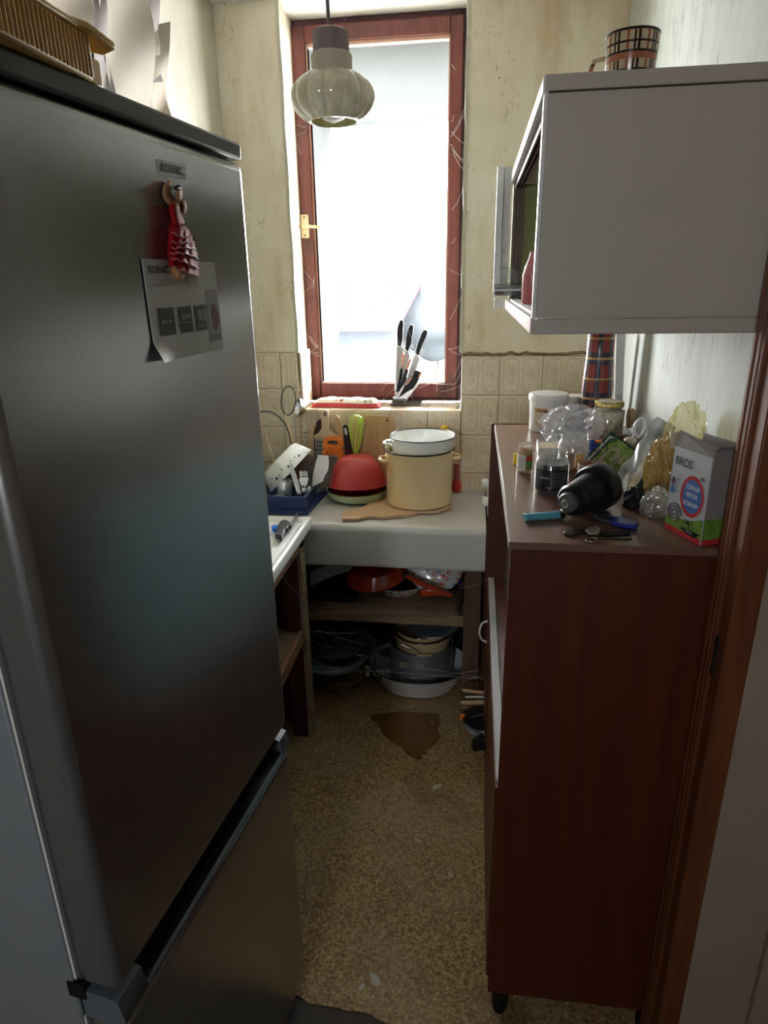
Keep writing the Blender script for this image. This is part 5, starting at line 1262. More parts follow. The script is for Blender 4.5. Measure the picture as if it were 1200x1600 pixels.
wrap_text('STOMAFLEX SK', c, .0548, D - .60, D + .80, TZ + .060, .008, M['ink'], tub, bold=.03)
for k in range(4): wrap_text('Condensation curing silicone', c, .0545, D - .65, D + .1 + .1 * (k % 2), TZ + .050 - k * .008, .0035, M['inklight'], tub)
# white-capped bottle
c = (.296, 1.998)
bt = thing('capped_bottle', 'brown bottle with a tall white cap beside the white tub', 'bottle', (c[0], c[1], TZ))
obj('body', lathe_thing([(0, 0), (.026, 0), (.028, .003), (.028, .050), (.024, .056), (0, .056)], c), pm('brown_bottle', (.16, .09, .07), .2), bt)
obj('cap', lathe_thing([(0, .052), (.029, .052), (.0295, .056), (.0285, .068), (.0285, .089), (.027, .092), (0, .092)], c), M['white'], bt)
# thermos
c = (.352, 1.965); 
tf = thing('tartan_flask', 'tall dark red tartan wrapped flask behind the gold lidded jar', 'flask', (c[0], c[1], TZ))
obj('body', MB().lathe([(0, 0), (.040, 0), (.043, .004), (.0445, .10), (.038, .215), (.038, .272), (.036, .275), (0, .275)], (c[0], c[1], TZ + .001), 48), M['tartanred'], tf)
obj('top_cup', MB().lathe([(0, .270), (.0355, .270), (.034, .335), (.030, .338), (0, .338)], (c[0], c[1], TZ + .001), 40), pm('brown_cork_cup', (.26, .16, .10), .7, scale=60, bump=.001), tf)
tag(obj('painted_slat', MB().prism([P(u, v, y=2.005) for u, v in ((963, 520), (978, 520), (972, 645), (960, 645))], (0, .012, 0)), M['whitepaint2'], bev=.001), 'narrow white painted slat standing right of the tartan flask', 'slat')
# gold lid jar
c = (.392, 1.920)
c = (.372, 1.865)
gj = thing('powder_jar', 'glass jar of lumpy cream powder with a gold lid', 'jar', (c[0], c[1], TZ))
obj('glass', lathe_thing([(0, 0), (.038, 0), (.042, .004), (.043, .075), (.037, .086), (.036, .092)], c), M['glass'], gj)
obj('powder', lathe_thing([(0, .004), (.037, .004), (.0405, .010), (.0415, .072), (.030, .076), (0, .073)], c, n=40), M['powder'], gj)
obj('lid', lathe_thing([(0, .098), (.030, .098), (.037, .0985), (.0395, .096), (.0395, .087), (.038, .085), (0, .085)], c), M['brass'], gj)
obj('lid_top', lathe_thing([(0, .0995), (.030, .0995), (.033, .0985), (0, .0985)], c), pm('pale_lid_print', (.66, .60, .46), .4), gj)
tag(obj('wooden_disc', MB().lathe([(0, 0), (.028, 0), (.028, .012), (0, .012)], (.446, 1.90, TZ + .045), 28, Matrix.Rotation(-PI / 2, 4, 'Y')), M['palewood']), 'round wooden disc leaning on the wall behind the powder jar', 'disc')
# honey coloured low jar under it
tag(obj('honey_jar', MB().lathe([(0, 0), (.030, 0), (.032, .004), (.032, .022), (.028, .026), (0, .026)], (.315, 1.70, TZ + .001), 32), pm('amber_brown_glass', (.28, .06, .015), .12, coat=.6)), 'low amber brown jar between the glass jar and blue cup', 'jar')
# dish with bits + plastic bag
c = (.222, 1.815)
dsh = thing('small_dish', 'small dark dish with scraps in front of the white tub', 'dish', (c[0], c[1], TZ))
obj('body', lathe_thing([(0, 0), (.020, 0), (.032, .012), (.035, .020), (.033, .0205), (.019, .003), (0, .003)], c), M['capgrey'], dsh)
obj('rim', MB().tube(ringpts((c[0], c[1], TZ + .021), .034, 32), .0014, 6, closed=True), M['white'], dsh)
tag(obj('paper_strip', MB().prism([P(u, v, y=1.78) for u, v in ((838, 655), (849, 660), (856, 672), (868, 690), (862, 690), (850, 672))], (0, .001, 0)), M['labelbeige']), 'torn beige paper strip leaning in the small dark dish', 'paper')
tag(obj('herb_sprig', blob(MB(), tuple(P(868, 652, y=1.90)), (.018, .01, .010), 21, 3, .5), M['scrap']), 'green scrap between the white tub and the plastic bag', 'scrap')
def crumple(ctr, sx, sy, sz, seed, k=4, amp=.55):
    rnd = random.Random(seed); bm = bmesh.new(); bmesh.ops.create_icosphere(bm, subdivisions=k + 1, radius=1)
    off_ = Vector((rnd.uniform(0, 50), rnd.uniform(0, 50), rnd.uniform(0, 50))); vs = []
    for v in bm.verts:
        q_ = v.co * 1.3 + off_
        s = .72 + amp * .75 * (.45 - abs(mnoise.noise(q_))) + amp * .28 * (.3 - abs(mnoise.noise(q_ * 2.7))) + amp * .05 * (.3 - abs(mnoise.noise(q_ * 6)))
        vs.append((ctr[0] + v.co.x * sx * s, ctr[1] + v.co.y * sy * s, max(ctr[2] + v.co.z * sz * s, TZ + .001)))
    mb = MB().add(vs, [tuple(x.index for x in f.verts) for f in bm.faces]); bm.free(); return mb
tag(obj('plastic_bag', crumple(P(892, 666, y=1.72), .075, .03, .052, 3, 4, 1.15), M['film'], sharp=15), 'crumpled clear plastic bag behind the open glass jar', 'bag')
# open glass jar
def open_jar(c, r, h, name, label, fill=None, fh=0, lbl=None, lblz=(.3, .8), par=None):
    t = thing(name, label, 'jar', (c[0], c[1], TZ))
    obj('glass', lathe_thing([(0, 0), (r * .9, 0), (r, .005), (r, h * .74), (r * .9, h * .82), (r * .84, h * .84), (r * .88, h * .87), (r * .84, h * .9), (r * .88, h * .94), (r * .86, h), (r * .82, h), (r * .80, h * .84), (r * .94, h * .73), (r * .95, .008), (0, .006)], c, 48), M['glass'], t)
    if fill: obj('contents', lathe_thing([(0, .007), (r * .93, .007), (r * .93, fh), (0, fh * .96)], c, 40), fill, t)
    return t
c = (.228, 1.485)
oj = open_jar(c, .0345, .090, 'open_jar', 'empty open glass jar with remains of orange seasoning', M['orangestuff'], .020)
obj('label', label_wrap(c, .0349, TZ + .018, TZ + .055, D - .9, D + .05), pm('peach_label', (.60, .46, .36), .6), oj)
obj('label_patch', label_wrap(c, .0349, TZ + .018, TZ + .052, D + .12, D + .7), pm('ochre_label', (.60, .36, .14), .6), oj)
for k in range(5): wrap_text('Zutaten Gewürz Zubereitung', c, .0352, D - .8, D - .05, TZ + .046 - k * .006, .003, M['inklight'], oj)
# coffee jar
c = (.165, 1.338)
cj = open_jar(c, .0345, .086, 'coffee_jar', 'open glass jar of dark coffee with a black label', M['coffee'], .062)
obj('label', label_wrap(c, .0350, TZ + .012, TZ + .054, D - 1.15, D + 1.2), M['labelblack'], cj)
wrap_text('espresso', c, .0354, D - .7, D - .15, TZ + .034, .006, M['inklight'], cj)
for k in range(7): wrap_text('gemahlener Kaffee 100% Arabica', c, .0354, D + .05, D + .95, TZ + .047 - k * .0048, .0025, M['inklight'], cj)
obj('label_line', label_wrap(c, .0355, TZ + .015, TZ + .053, D - .02, D - .0), M['inklight'], cj)
wrap_text('100 g', c, .0354, D - .3, D - .05, TZ + .016, .003, M['inklight'], cj)
# toothpicks
c = (.121, 1.478)
tp_ = thing('toothpick_holder', 'clear cylinder of toothpicks at the left edge of the sideboard', 'toothpicks', (c[0], c[1], TZ))
obj('case', lathe_thing([(0, 0), (.0175, 0), (.018, .002), (.018, .062), (.0165, .068), (0, .069)], c, 28), M['glass'], tp_)
tt = MB()
for k in range(60):
    a = k * 2.4; r_ = .0155 * math.sqrt(k / 60); tt.tube([(c[0] + r_ * math.cos(a), c[1] + r_ * math.sin(a), TZ + .003), (c[0] + r_ * math.cos(a), c[1] + r_ * math.sin(a), TZ + .056 + .003 * math.sin(k * 7))], [.0010, .0009], 4)
obj('toothpicks', tt, M['woodtooth'], tp_)['kind'] = 'stuff'
obj('label', label_wrap(c, .0183, TZ + .008, TZ + .045, D - 1.0, D + .1), M['labelwhite'], tp_)
obj('green_label', label_wrap(c, .0183, TZ + .012, TZ + .045, D + .2, D + 1.2), M['labelgreen'], tp_)
obj('red_label_band', label_wrap(c, .0185, TZ + .032, TZ + .042, D + .2, D + 1.2), M['inkred'], tp_)
for k in range(6): wrap_text('zahnstocher holz', c, .0186, D - .85, D - .1, TZ + .038 - k * .005, .0025, M['ink'], tp_)
tag(obj('yellow_roll', MB().lathe([(0, 0), (.0055, 0), (.006, .001), (.006, .026), (0, .026)], (.1045, 1.545, TZ + .001), 16), M['yellowcap']), 'tiny yellow tube behind the toothpick holder', 'tube')
c = (.183, 1.60)
dg = thing('drinking_glass', 'small drinking glass between the toothpicks and open jar', 'glass', (c[0], c[1], TZ))
obj('glass', lathe_thing([(0, 0), (.022, 0), (.027, .048), (.0255, .048), (.0205, .004), (0, .004)], c, 36), M['glass'], dg)
tag(obj('wooden_box', MB().box(.165, .225, 1.635, 1.70, TZ + .001, TZ + .020), M['palewood'], bev=.002), 'little pale box behind the drinking glass', 'box')
# blue cup
c = (.303, 1.600)
bcup = thing('blue_cup', 'small deep blue cup behind the candle', 'cup', (c[0], c[1], TZ))
obj('body', lathe_thing([(0, 0), (.017, 0), (.022, .040), (.0225, .046), (.0205, .046), (.016, .004), (0, .004)], c, 36), M['bluedark'], bcup)
obj('inside', lathe_thing([(.0203, .0455), (.017, .018), (0, .018)], c, 36), M['bluebright'], bcup)
obj('orange_rim', MB().lathe([(0, 0), (.012, 0), (.012, .006), (0, .006)], (c[0] + .004, c[1] + .014, TZ + .040), 20), M['orange'], bcup)
# candle
c = (.258, 1.415)
cd = thing('candle', 'red wax candle in a pale ceramic cup behind the black grinder', 'candle', (c[0], c[1], TZ))
obj('cup', lathe_thing([(0, 0), (.026, 0), (.029, .004), (.030, .040), (.0285, .041), (.027, .034), (.0265, .006), (0, .005)], c, 40), M['cerclay'], cd)
obj('wax', lathe_thing([(0, .005), (.0265, .006), (.0268, .035), (.012, .033), (0, .034)], c, 40), M['wax'], cd)
obj('wick', MB().tube([(c[0], c[1], TZ + .034), (c[0] + .001, c[1], TZ + .041)], .0008, 5), M['black'], cd)
# black grinder lying down
ax0 = Vector((.176, 1.158, TZ + .036)); ax1 = Vector((.262, 1.262, TZ + .046)); dv = (ax1 - ax0).normalized()
GM = Matrix.Translation(ax0) @ dv.to_track_quat('Z', 'Y').to_matrix().to_4x4()
gr = thing('black_grinder', 'black plastic mill with a grey end knob lying on its side', 'grinder', (.22, 1.21, TZ))
Lg = (ax1 - ax0).length
obj('body', MB().lathe([(0, .010), (.0235, .010), (.028, .013), (.0295, .018), (.0345, .085), (.0345, .09), (0, .09)], (0, 0, 0), 48, GM), M['blackmatte'], gr)
obj('collar', MB().lathe([(.030, .082), (.0425, .082), (.0445, .086), (.0445, .112), (.041, .118), (.030, .120), (0, .120)], (0, 0, 0), 48, GM), M['black'], gr)
obj('neck_ring', MB().lathe([(0, .004), (.026, .006), (.030, .012), (.030, .018), (0, .018)], (0, 0, 0), 40, GM), M['black'], gr)
obj('end_knob', MB().lathe([(0, -.006), (.0165, -.006), (.0185, -.003), (.0185, .006), (0, .006)], (0, 0, 0), 40, GM, fn=lambda r, z, a: r * (1 + .015 * math.cos(a * 24))), pm('ridged_grey_knob', (.10, .105, .11), .35), gr)
obj('spindle', MB().lathe([(.0035, -.004), (.0035, -.011), (.007, -.012), (.0085, -.009), (.0085, -.005), (0, -.005)], (0, 0, 0), 28, GM), M['steel_dull'], gr)
# packet (asparagus soup) leaning
pk = thing('soup_packet', 'green soup packet standing on its head behind the grinder', 'packet', (.31, 1.42, TZ))
A_ = P(899, 731, y=1.475); B_ = P(955, 674, y=1.51); C_ = P(1020, 718, y=1.44); D_ = P(957, 790, y=1.36)
C_ = P(1012, 716, y=1.44); D_ = P(955, 785, y=1.375)
fnp = np.cross(B_ - A_, D_ - A_); fnp /= np.linalg.norm(fnp)
if fnp @ (CAM - A_) < 0: fnp = -fnp
def pkp(a, c_, off=0):   # a along A->B (up-right), c toward right-down
    p = A_ * (1 - a) * (1 - c_) + B_ * a * (1 - c_) + C_ * a * c_ + D_ * (1 - a) * c_
    return p + fnp * (.006 * math.sin(a * PI) * math.sin(c_ * PI) + off)
obj('pouch', MB().grid(lambda a, c_: pkp(a, c_), 14, 14, -fnp * .003), M['packetdark'], pk)
obj('front_photo', MB().grid(lambda a, c_: pkp(.06 + .90 * a, .16 + .58 * c_, .0008), 10, 10), M['packetphoto'], pk)
ell = MB(); ep = [pkp(.52 + .30 * math.cos(t), .42 + .17 * math.sin(t), .0016) for t in [2 * PI * k / 28 for k in range(28)]]; ell.add(ep, [tuple(range(28))])
obj('bowl_picture', ell, M['soup'], pk, smooth=False)
O = pkp(.98, .13, .0018); ux = pkp(.02, .13, .0018) - O; LL = np.linalg.norm(ux); ux /= LL; uy = pkp(.5, .02, 0) - pkp(.5, .14, 0); uy = uy - ux * (uy @ ux); uy /= np.linalg.norm(uy)
# the packet is upside down: letters hang towards the picture
tm = MB(); vs, fs = text_verts('Spargelcremesuppe', .012)
Aa = np.array(vs); x0, x1, y0, y1 = Aa[:, 0].min(), Aa[:, 0].max(), Aa[:, 1].min(), Aa[:, 1].max()
tm.add([pkp(.93 - .92 * (x - x0) / (x1 - x0), .035 + .115 * (y - y0) / (y1 - y0), .0022) for x, y, z in vs], fs)
obj('lettering', tm, M['inkwhite'], pk, smooth=False)
tm = MB(); vs, fs = text_verts('KRÄUTER', .012); Aa = np.array(vs); x0, x1, y0, y1 = Aa[:, 0].min(), Aa[:, 0].max(), Aa[:, 1].min(), Aa[:, 1].max()
tm.add([pkp(.62 - .42 * (x - x0) / (x1 - x0), .84 + .08 * (y - y0) / (y1 - y0), .0022) for x, y, z in vs], fs)
obj('lettering', tm, M['inklight'], pk, smooth=False)
# foil pouch
fo_ = thing('foil_pouch', 'tall silver foil pouch leaning towards the wall beside the carton', 'pouch', (.36, 1.35, TZ))
q0, q1, q2, q3 = P(958, 790, y=1.355), P(968, 800, y=1.33), P(1056, 668, y=1.415), P(1030, 652, y=1.43)
nf = np.cross(q1 - q0, q3 - q0); nf /= np.linalg.norm(nf)
if nf @ (CAM - q0) < 0: nf = -nf
w0, w1_ = P(938, 760, y=1.37), P(1003, 700, y=1.43)
def fop(a, c_):
    lo = np.array(P(950, 765, y=1.372)) * (1 - a) + np.array(P(966, 800, y=1.335)) * a; hi = np.array(P(1029, 652, y=1.44)) * (1 - a) + np.array(P(1056, 667, y=1.415)) * a
    p = lo * (1 - c_) + hi * c_; return p + nf * (.004 * math.sin(a * 7 + c_ * 9) + .003 * math.sin(c_ * 23 + a * 3)) + nf * .004
obj('front', MB().grid(fop, 12, 24, -nf * .003), M['foil'], fo_, sharp=80)
obj('side_fold', MB().grid(lambda a, c_: np.array(fop(1, c_)) + np.array([.004, -.002, -.004]) * a * (1 if c_ < .55 else .3) * 3, 3, 20, (0, .002, 0)), M['foildark'], fo_)
# white-ringed scissors
so = thing('scissors', 'white ring handled scissors behind the soup packet', 'scissors', (.385, 1.60, TZ + .04))
sy_ = 1.58
cR = [(999 + 9 * math.cos(t) * .9 + 3 * math.sin(t), 669 - 15 * math.sin(t) * .95) for t in [2 * PI * k / 24 for k in range(24)]]
obj('ring_handle', MB().tube([P(u, v, y=sy_) for u, v in [(985 + 0, 690)]] + [P(u, v, y=sy_) for u, v in ((990, 684), (996, 678))], [.004, .006, .005], 8), M['white'], so)
obj('ring_loop', MB().tube([P(u, v, y=sy_) for u, v in cR], .0035, 8, closed=True), M['white'], so)
obj('blades', MB().tube([P(985, 690, y=sy_), P(976, 712, y=sy_ - .01)], [.004, .002], 6), M['steel'], so)
tag(obj('clear_blister', MB().prism([P(u, v, y=1.63) for u, v in ((972, 688), (988, 664), (1006, 645), (1016, 658), (996, 690))], (0, .002, 0)), M['film']), 'flat clear blister card behind the white scissors', 'packaging')
tag(obj('twisted_rag', crumple(P(968, 684, y=1.60), .045, .02, .010, 8, 3), M['redboard']), 'dark brown crumpled strip lying above the soup packet', 'rag')
tag(obj('garlic_bulb', blob(MB(), tuple(P(983, 690, y=1.52)), (.012, .012, .013), 31, 3, .3), M['labelbeige']), 'small pale knob behind the upper corner of the soup packet', 'scrap')
tag(obj('yellow_wrapper', crumple(P(1036, 742, y=1.29), .036, .03, .080, 5, 4, .9), M['crinkle'], sharp=20), 'crinkled ochre yellow wrapper left of the carton', 'wrapper')
tag(obj('white_bag', crumple(P(1024, 790, y=1.20), .028, .020, .038, 9, 4, .8), glassy('grey_milky_film', (.85, .85, .83), .4, .22, (.55, .54, .50), .15), sharp=20), 'crumpled milky plastic at the foot of the carton', 'bag')
tag(obj('black_wrapper', crumple(P(990, 785, y=1.25), .024, .02, .036, 19), M['blackmatte'], sharp=20), 'crumpled black wrapper between grinder and milky plastic', 'wrapper')
tag(obj('yellowish_film_bag', crumple(P(1070, 676, y=1.30), .038, .008, .060, 25, 4, .9), glassy('yellowish_film', (.95, .93, .78), .4, .12, (.8, .75, .5), .1), sharp=20), 'yellowish transparent bag sticking up behind the carton', 'bag')
tag(obj('brown_packet', MB().prism([P(u, v, y=1.27) for u, v in ((1048, 676), (1072, 676), (1074, 700), (1048, 700))], (0, .01, 0)), M['labelbeige']), 'small tan packet inside the yellowish bag behind the carton', 'packet')
# BROS carton
bx = thing('mosquito_coil_carton', 'open white mosquito coil carton at the front right of the sideboard', 'carton', (.375, 1.09, TZ))
pA, pB = np.array([.343, 1.140, TZ + .001]), np.array([.377, 1.056, TZ + .001])
uxb = (pB - pA); wb_ = np.linalg.norm(uxb); uxb /= wb_; nb = np.cross(uxb, upz); nb /= np.linalg.norm(nb)
if nb @ (CAM - pA) < 0: nb = -nb
dpt = .052; hB = .148; hgt = hB
pC = pB - nb * dpt; pD = pA - nb * dpt
lean = np.array([.002, .0, 0])
def cwall(p, q_, z0_, z1_, t=.0012):
    n_ = np.cross(q_ - p, upz); n_ /= np.linalg.norm(n_); return MB().prism([p + upz * z0_, q_ + upz * z0_, q_ + upz * z1_, p + upz * z1_], n_ * t)
obj('front_panel', cwall(pA, pB, 0, hB), M['cartonface'], bx, smooth=False)
obj('side_panel', cwall(pB, pC, 0, hB + .012), M['cartonside'], bx, smooth=False)
obj('back_panel', cwall(pC, pD, 0, hB + .018), M['cardgrey'], bx, smooth=False)
obj('left_panel', cwall(pD, pA, 0, hB), M['cardgrey'], bx, smooth=False)
obj('bottom_panel', MB().prism([pA, pB, pC, pD], upz * .0012), M['cardgrey'], bx, smooth=False)
obj('open_flap', MB().prism([pA + upz * hB, pB + upz * hB, pB + upz * (hB + .012) - nb * .018 - uxb * .012, pA + upz * (hB + .022) - nb * .018 - uxb * .016], -nb * .001), M['cardgrey'], bx, smooth=False)
obj('side_flap', MB().prism([pB + upz * (hB + .012), pC + upz * (hB + .012), pC + upz * (hB + .020) + uxb * .012, pB + upz * (hB + .020) + uxb * .010], uxb * .001), M['cartonside'], bx, smooth=False)
Of = pA; k = dict(n=nb)
def bq(x0, x1, y0, y1, mat, off=.0016, name='print'): return obj(name, quad(MB(), Of, uxb, upz, nb, x0 * wb_, x1 * wb_, y0 * hB, y1 * hB, off), mat, bx, smooth=False)
bq(0, 1, 0, .065, M['inkred'], name='red_band')
gm = MB().add([Of + uxb * wb_ * x + upz * hB * y + nb * .0016 for x, y in ((0, .065), (1, .065), (1, .30), (.75, .24), (.5, .20), (.2, .19), (0, .17))], [tuple(range(7))]); obj('grass_print', gm, M['inkgreen'], bx, smooth=False)
obj('grass_print', quad(MB(), pB, -nb, upz, uxb, 0, dpt, .065 * hB, .30 * hB, .0014), M['inkgreen'], bx, smooth=False)
obj('red_band', quad(MB(), pB, -nb, upz, uxb, 0, dpt, 0, .065 * hB, .0014), M['inkred'], bx, smooth=False)
obj('lettering', text(MB(), 'BROS', Of + uxb * wb_ * .08 + upz * hB * .80, uxb, upz, nb, wb_ * .46, .002, .02, hB * .10), M['ink'], bx, smooth=False)
obj('round_sign_ring', disc(MB(), Of, uxb, upz, nb, wb_ * .63, hB * .50, wb_ * .31, hB * .24, .0019, 40, wb_ * .25, hB * .195), M['inkred'], bx, smooth=False)
obj('round_sign', disc(MB(), Of, uxb, upz, nb, wb_ * .63, hB * .50, wb_ * .25, hB * .195, .0018, 40), M['inkblue'], bx, smooth=False)
tm = MB()
for s_, yy, ww in (('СПИРАЛИ', .575, .36), ('ПРОТИВ', .485, .30), ('КОМАРИ', .385, .38)): text(tm, s_, Of + uxb * wb_ * (.63 - ww / 2) + upz * hB * yy, uxb, upz, nb, wb_ * ww, .0024, .02, hB * .055)
obj('lettering', tm, M['inkwhite'], bx, smooth=False)
sp = MB(); pr2 = []
for j in range(60):
    t = j / 59 * 3 * 2 * PI; r_ = .10 + .14 * (1 - j / 59) + .0; r_ = (.03 + .17 * (1 - j / 59)); pr2.append(Of + uxb * (wb_ * (.22 + r_ * math.cos(t))) + upz * (hB * .235 + wb_ * r_ * 1.0 * math.sin(t)) + nb * .0020)
obj('coil_print', sp.tube(pr2, .0010, 4), pm('dark_coil_print', (.06, .02, .03), .5), bx)
for (x, y, sc__) in ((.62, .20, 1), (.84, .745, .45)):
    ms = MB(); O_ = Of + uxb * wb_ * x + upz * hB * y + nb * .0022
    ms.tube([O_ + uxb * -.004 * sc__ + upz * -.005 * sc__, O_, O_ + uxb * .006 * sc__ - upz * .007 * sc__], [.0008, .0016 * sc__, .0006], 6)
    for j in range(6): 
        a = (-1.2 + j * .45); ms.tube([O_, O_ + uxb * .010 * sc__ * math.cos(a * 2) + upz * .004 * sc__, O_ + uxb * .016 * sc__ * math.cos(a * 2) - upz * .012 * sc__ * abs(math.sin(j + 1))], .0003, 3)
    obj('mosquito_print', ms, M['blackmatte'], bx)
obj('badge', disc(MB(), Of, uxb, upz, nb, wb_ * .09, hB * .60, wb_ * .055, hB * .05, .002, 20), pm('purple_print', (.12, .06, .16), .5), bx, smooth=False)
obj('badge', disc(MB(), Of, uxb, upz, nb, wb_ * .09, hB * .50, wb_ * .055, hB * .05, .002, 20), M['inkblue'], bx, smooth=False)
tm = MB()
for j, s_ in enumerate(('МОЖЕ С', 'ДЪЛГО', 'ДЕЙСТВИЕ', 'ЗАЩИТА', '8 ЧАСА')): text(tm, s_, Of + uxb * wb_ * .165 + upz * hB * (.63 - j * .032), uxb, upz, nb, wb_ * (.10 if j % 2 else .13), .002, .0, hB * .018)
obj('small_print', tm, M['ink'], bx, smooth=False)
obj('black_patch', MB().add([Of + uxb * wb_ * x + upz * hB * y + nb * .0021 for x, y in ((.42, .10), (.55, .115), (.75, .12), (.98, .12), (.90, .085), (.85, .05), (.62, .06))], [tuple(range(7))]), M['blackmatte'], bx, smooth=False)
obj('lettering', text(MB(), '10 g', Of + uxb * wb_ * .62 + upz * hB * .078, uxb, upz, nb, wb_ * .14, .0026, .01, hB * .03), M['inkwhite'], bx, smooth=False)
# lighter
lt = thing('lighter', 'sky blue lighter with black head at the front of the sideboard', 'lighter', at(845, 812))
a_, b_ = at(819, 814), at(872, 810); dd = (b_ - a_); Ln = np.linalg.norm(dd); dd /= Ln; sd = np.cross(upz, dd)
def ell_tube(p, q_, w_, h_, n=20, z=.007):
    mb = MB(); vs = []
    for e in (p, q_):
        for k in range(n): t = 2 * PI * k / n; vs.append(e + sd * w_ * math.cos(t) + upz * (h_ * math.sin(t) + z))
    return mb.add(vs, [(k, (k + 1) % n, (k + 1) % n + n, k + n) for k in range(n)] + [tuple(range(n)), tuple(range(n, 2 * n))])
obj('body', ell_tube(a_, b_, .011, .0062), M['cyan'], lt, bev=.0008); obj('head', ell_tube(b_, b_ + dd * .010, .0105, .006), M['black'], lt, bev=.0008)
obj('striker', MB().lathe([(0, -.003), (.003, -.003), (.0035, 0), (.003, .003), (0, .003)], tuple(b_ + dd * .008 + upz * .0145), 14, Matrix.Rotation(PI / 2, 4, 'X')), M['steel_dull'], lt)
tag(obj('blue_stopper', MB().lathe([(0, -.005), (.004, -.003), (.005, 0), (.003, .004), (0, .005)], tuple(P(877, 799, z=TZ + .008)), 16), M['bluedark']), 'tiny dark blue stopper between lighter and grinder knob', 'stopper')
# blue cap / cutter
bu = thing('blue_cutter', 'deep blue plastic cutter lying under the grinder', 'cutter', at(960, 818))
obj('handle', MB().prism([at(u, v, TZ + .002) for u, v in ((953, 815), (967, 812), (985, 817), (998, 822), (994, 828), (975, 826), (955, 821))], (0, 0, .008)), M['bluedark'], bu, bev=.0025)
obj('clear_tip', MB().prism([at(u, v, TZ + .002) for u, v in ((926, 806), (940, 806), (967, 812), (953, 818), (935, 814))], (0, 0, .005)), glassy('blue_clear_plastic', (.35, .55, .8), .3, .1), bu, bev=.001)
# keys and small metal bits
kg = 'keys on the sideboard'
def key(lbl, pts, mat, th=.003, z=.0008):
    return tag(obj('key', MB().prism([at(u, v, TZ + z) for u, v in pts], (0, 0, th)), mat, bev=.0006), lbl, 'key', kg)
key('long dark key pointing left in the bunch', [(880, 835), (884, 831), (898, 830), (912, 826), (920, 827), (918, 832), (900, 836), (892, 839)], M['darkmetal'])
key('dark key blade lying right of the key ring', [(938, 833), (985, 831), (985, 837), (940, 839)], M['blackmatte'], z=.001)
key('thin flat key under the dark key blade', [(930, 839), (988, 840.5), (988, 843), (932, 842)], M['darkmetal'], .002)
key('short key with round bow in the middle of the bunch', [(914, 829), (922, 825), (932, 823), (938, 828), (934, 836), (920, 836)], M['steel_dull'], z=.004)
tag(obj('key_ring', MB().tube([at(924 + 9 * math.cos(t), 843 + 3.2 * math.sin(t), TZ + .0025) for t in [2 * PI * k / 20 for k in range(20)]], .0011, 6, closed=True), M['steel']), 'small oval steel key ring below the keys', 'key ring')
tag(obj('bent_wire', MB().tube([at(u, v, TZ + .003) for u, v in ((918, 822), (921, 818), (928, 817), (931, 820))], .0008, 5), M['steel']), 'short bent wire above the key bunch', 'wire')
tag(obj('wire_hook', MB().tube([at(u, v, TZ + .004) for u, v in ((930, 832), (938, 829), (948, 827), (950, 826))], .0012, 6), M['darkmetal']), 'small dark hook among the keys', 'hook')

# ================================================================ WALL CUPBOARD
UZ0, UZ1, UX0_, UX1_, UY0, UY1 = 1.520, 1.860, .084, .450, 1.05, 1.97
uc = thing('wall_cupboard', 'yellowed white wall cupboard above the sideboard', 'cupboard', (.27, 1.5, UZ0))
obj('near_side', MB().box(UX0_ + .006, UX1_, UY0, UY0 + .016, UZ0 + .024, UZ1 - .022), M['whitepaint'], uc, bev=.001)
obj('top_board', MB().box(UX0_, UX1_, UY0 - .002, UY1, UZ1 - .020, UZ1), M['whitepaint'], uc, bev=.0015)
obj('bottom_board', MB().box(UX0_, UX1_, UY0 - .002, UY1, UZ0, UZ0 + .022), M['whitepaint'], uc, bev=.0015)
obj('far_side', MB().box(UX0_ + .006, UX1_, UY1 - .016, UY1, UZ0 + .024, UZ1 - .022), M['olive'], uc)
obj('back_board', MB().box(UX1_ - .006, UX1_, UY0 + .016, UY1 - .016, UZ0 + .022, UZ1 - .022), M['olive'], uc)
obj('front_edge', MB().box(UX0_, UX0_ + .006, UY0, UY0 + .018, UZ0 + .022, UZ1 - .020), M['whitepaint2'], uc, bev=.001)
obj('front_edge', MB().box(UX0_ - .002, UX0_ + .006, UY0 - .001, UY1, UZ1 - .022, UZ1 - .001), M['whitepaint2'], uc, bev=.001)
obj('front_edge', MB().box(UX0_ - .002, UX0_ + .006, UY0 - .001, UY1, UZ0 + .001, UZ0 + .024), M['whitepaint2'], uc, bev=.001)
for k in range(3):
    x = UX0_ + .010 + k * .009
    obj('sliding_track', MB().box(x, x + .004, UY0 + .018, UY1 - .018, UZ1 - .034, UZ1 - .020), M['track'], uc)
    obj('sliding_track', MB().box(x, x + .004, UY0 + .018, UY1 - .018, UZ0 + .022, UZ0 + .028), M['whitepaint2'], uc)
    obj('side_track', MB().box(x, x + .005, UY1 - .026, UY1 - .016, UZ0 + .024, UZ1 - .022), M['track'], uc)
obj('side_flap', MB().box(.046, .064, UY1 - .02, UY1 - .004, UZ0 + .045, UZ1 + .02).box(.064, .084, UY1 - .008, UY1 - .002, UZ0 + .045, UZ1 + .02), M['whitepaint2'], uc, bev=.001)
obj('hinge_bracket', MB().box(.05, .075, UY1 - .02, UY1 - .008, UZ0 + .002, UZ0 + .03), M['whitepaint2'], uc, bev=.002)
FZ = UZ0 + .0285
c = (.116, 1.50)
pbt = thing('pink_bottle', 'dusty pink bottle at the open front of the wall cupboard', 'bottle', (c[0], c[1], FZ))
obj('body', MB().lathe([(0, 0), (.018, 0), (.020, .003), (.020, .060), (0, .060)], (c[0], c[1], FZ), 28), M['pinkbottle'], pbt)
obj('shoulder', MB().lathe([(.020, .060), (.0185, .063), (.017, .070), (.008, .095), (.007, .105), (0, .105)], (c[0], c[1], FZ), 28), pm('pale_pink_shoulder', (.58, .22, .21), .3), pbt)
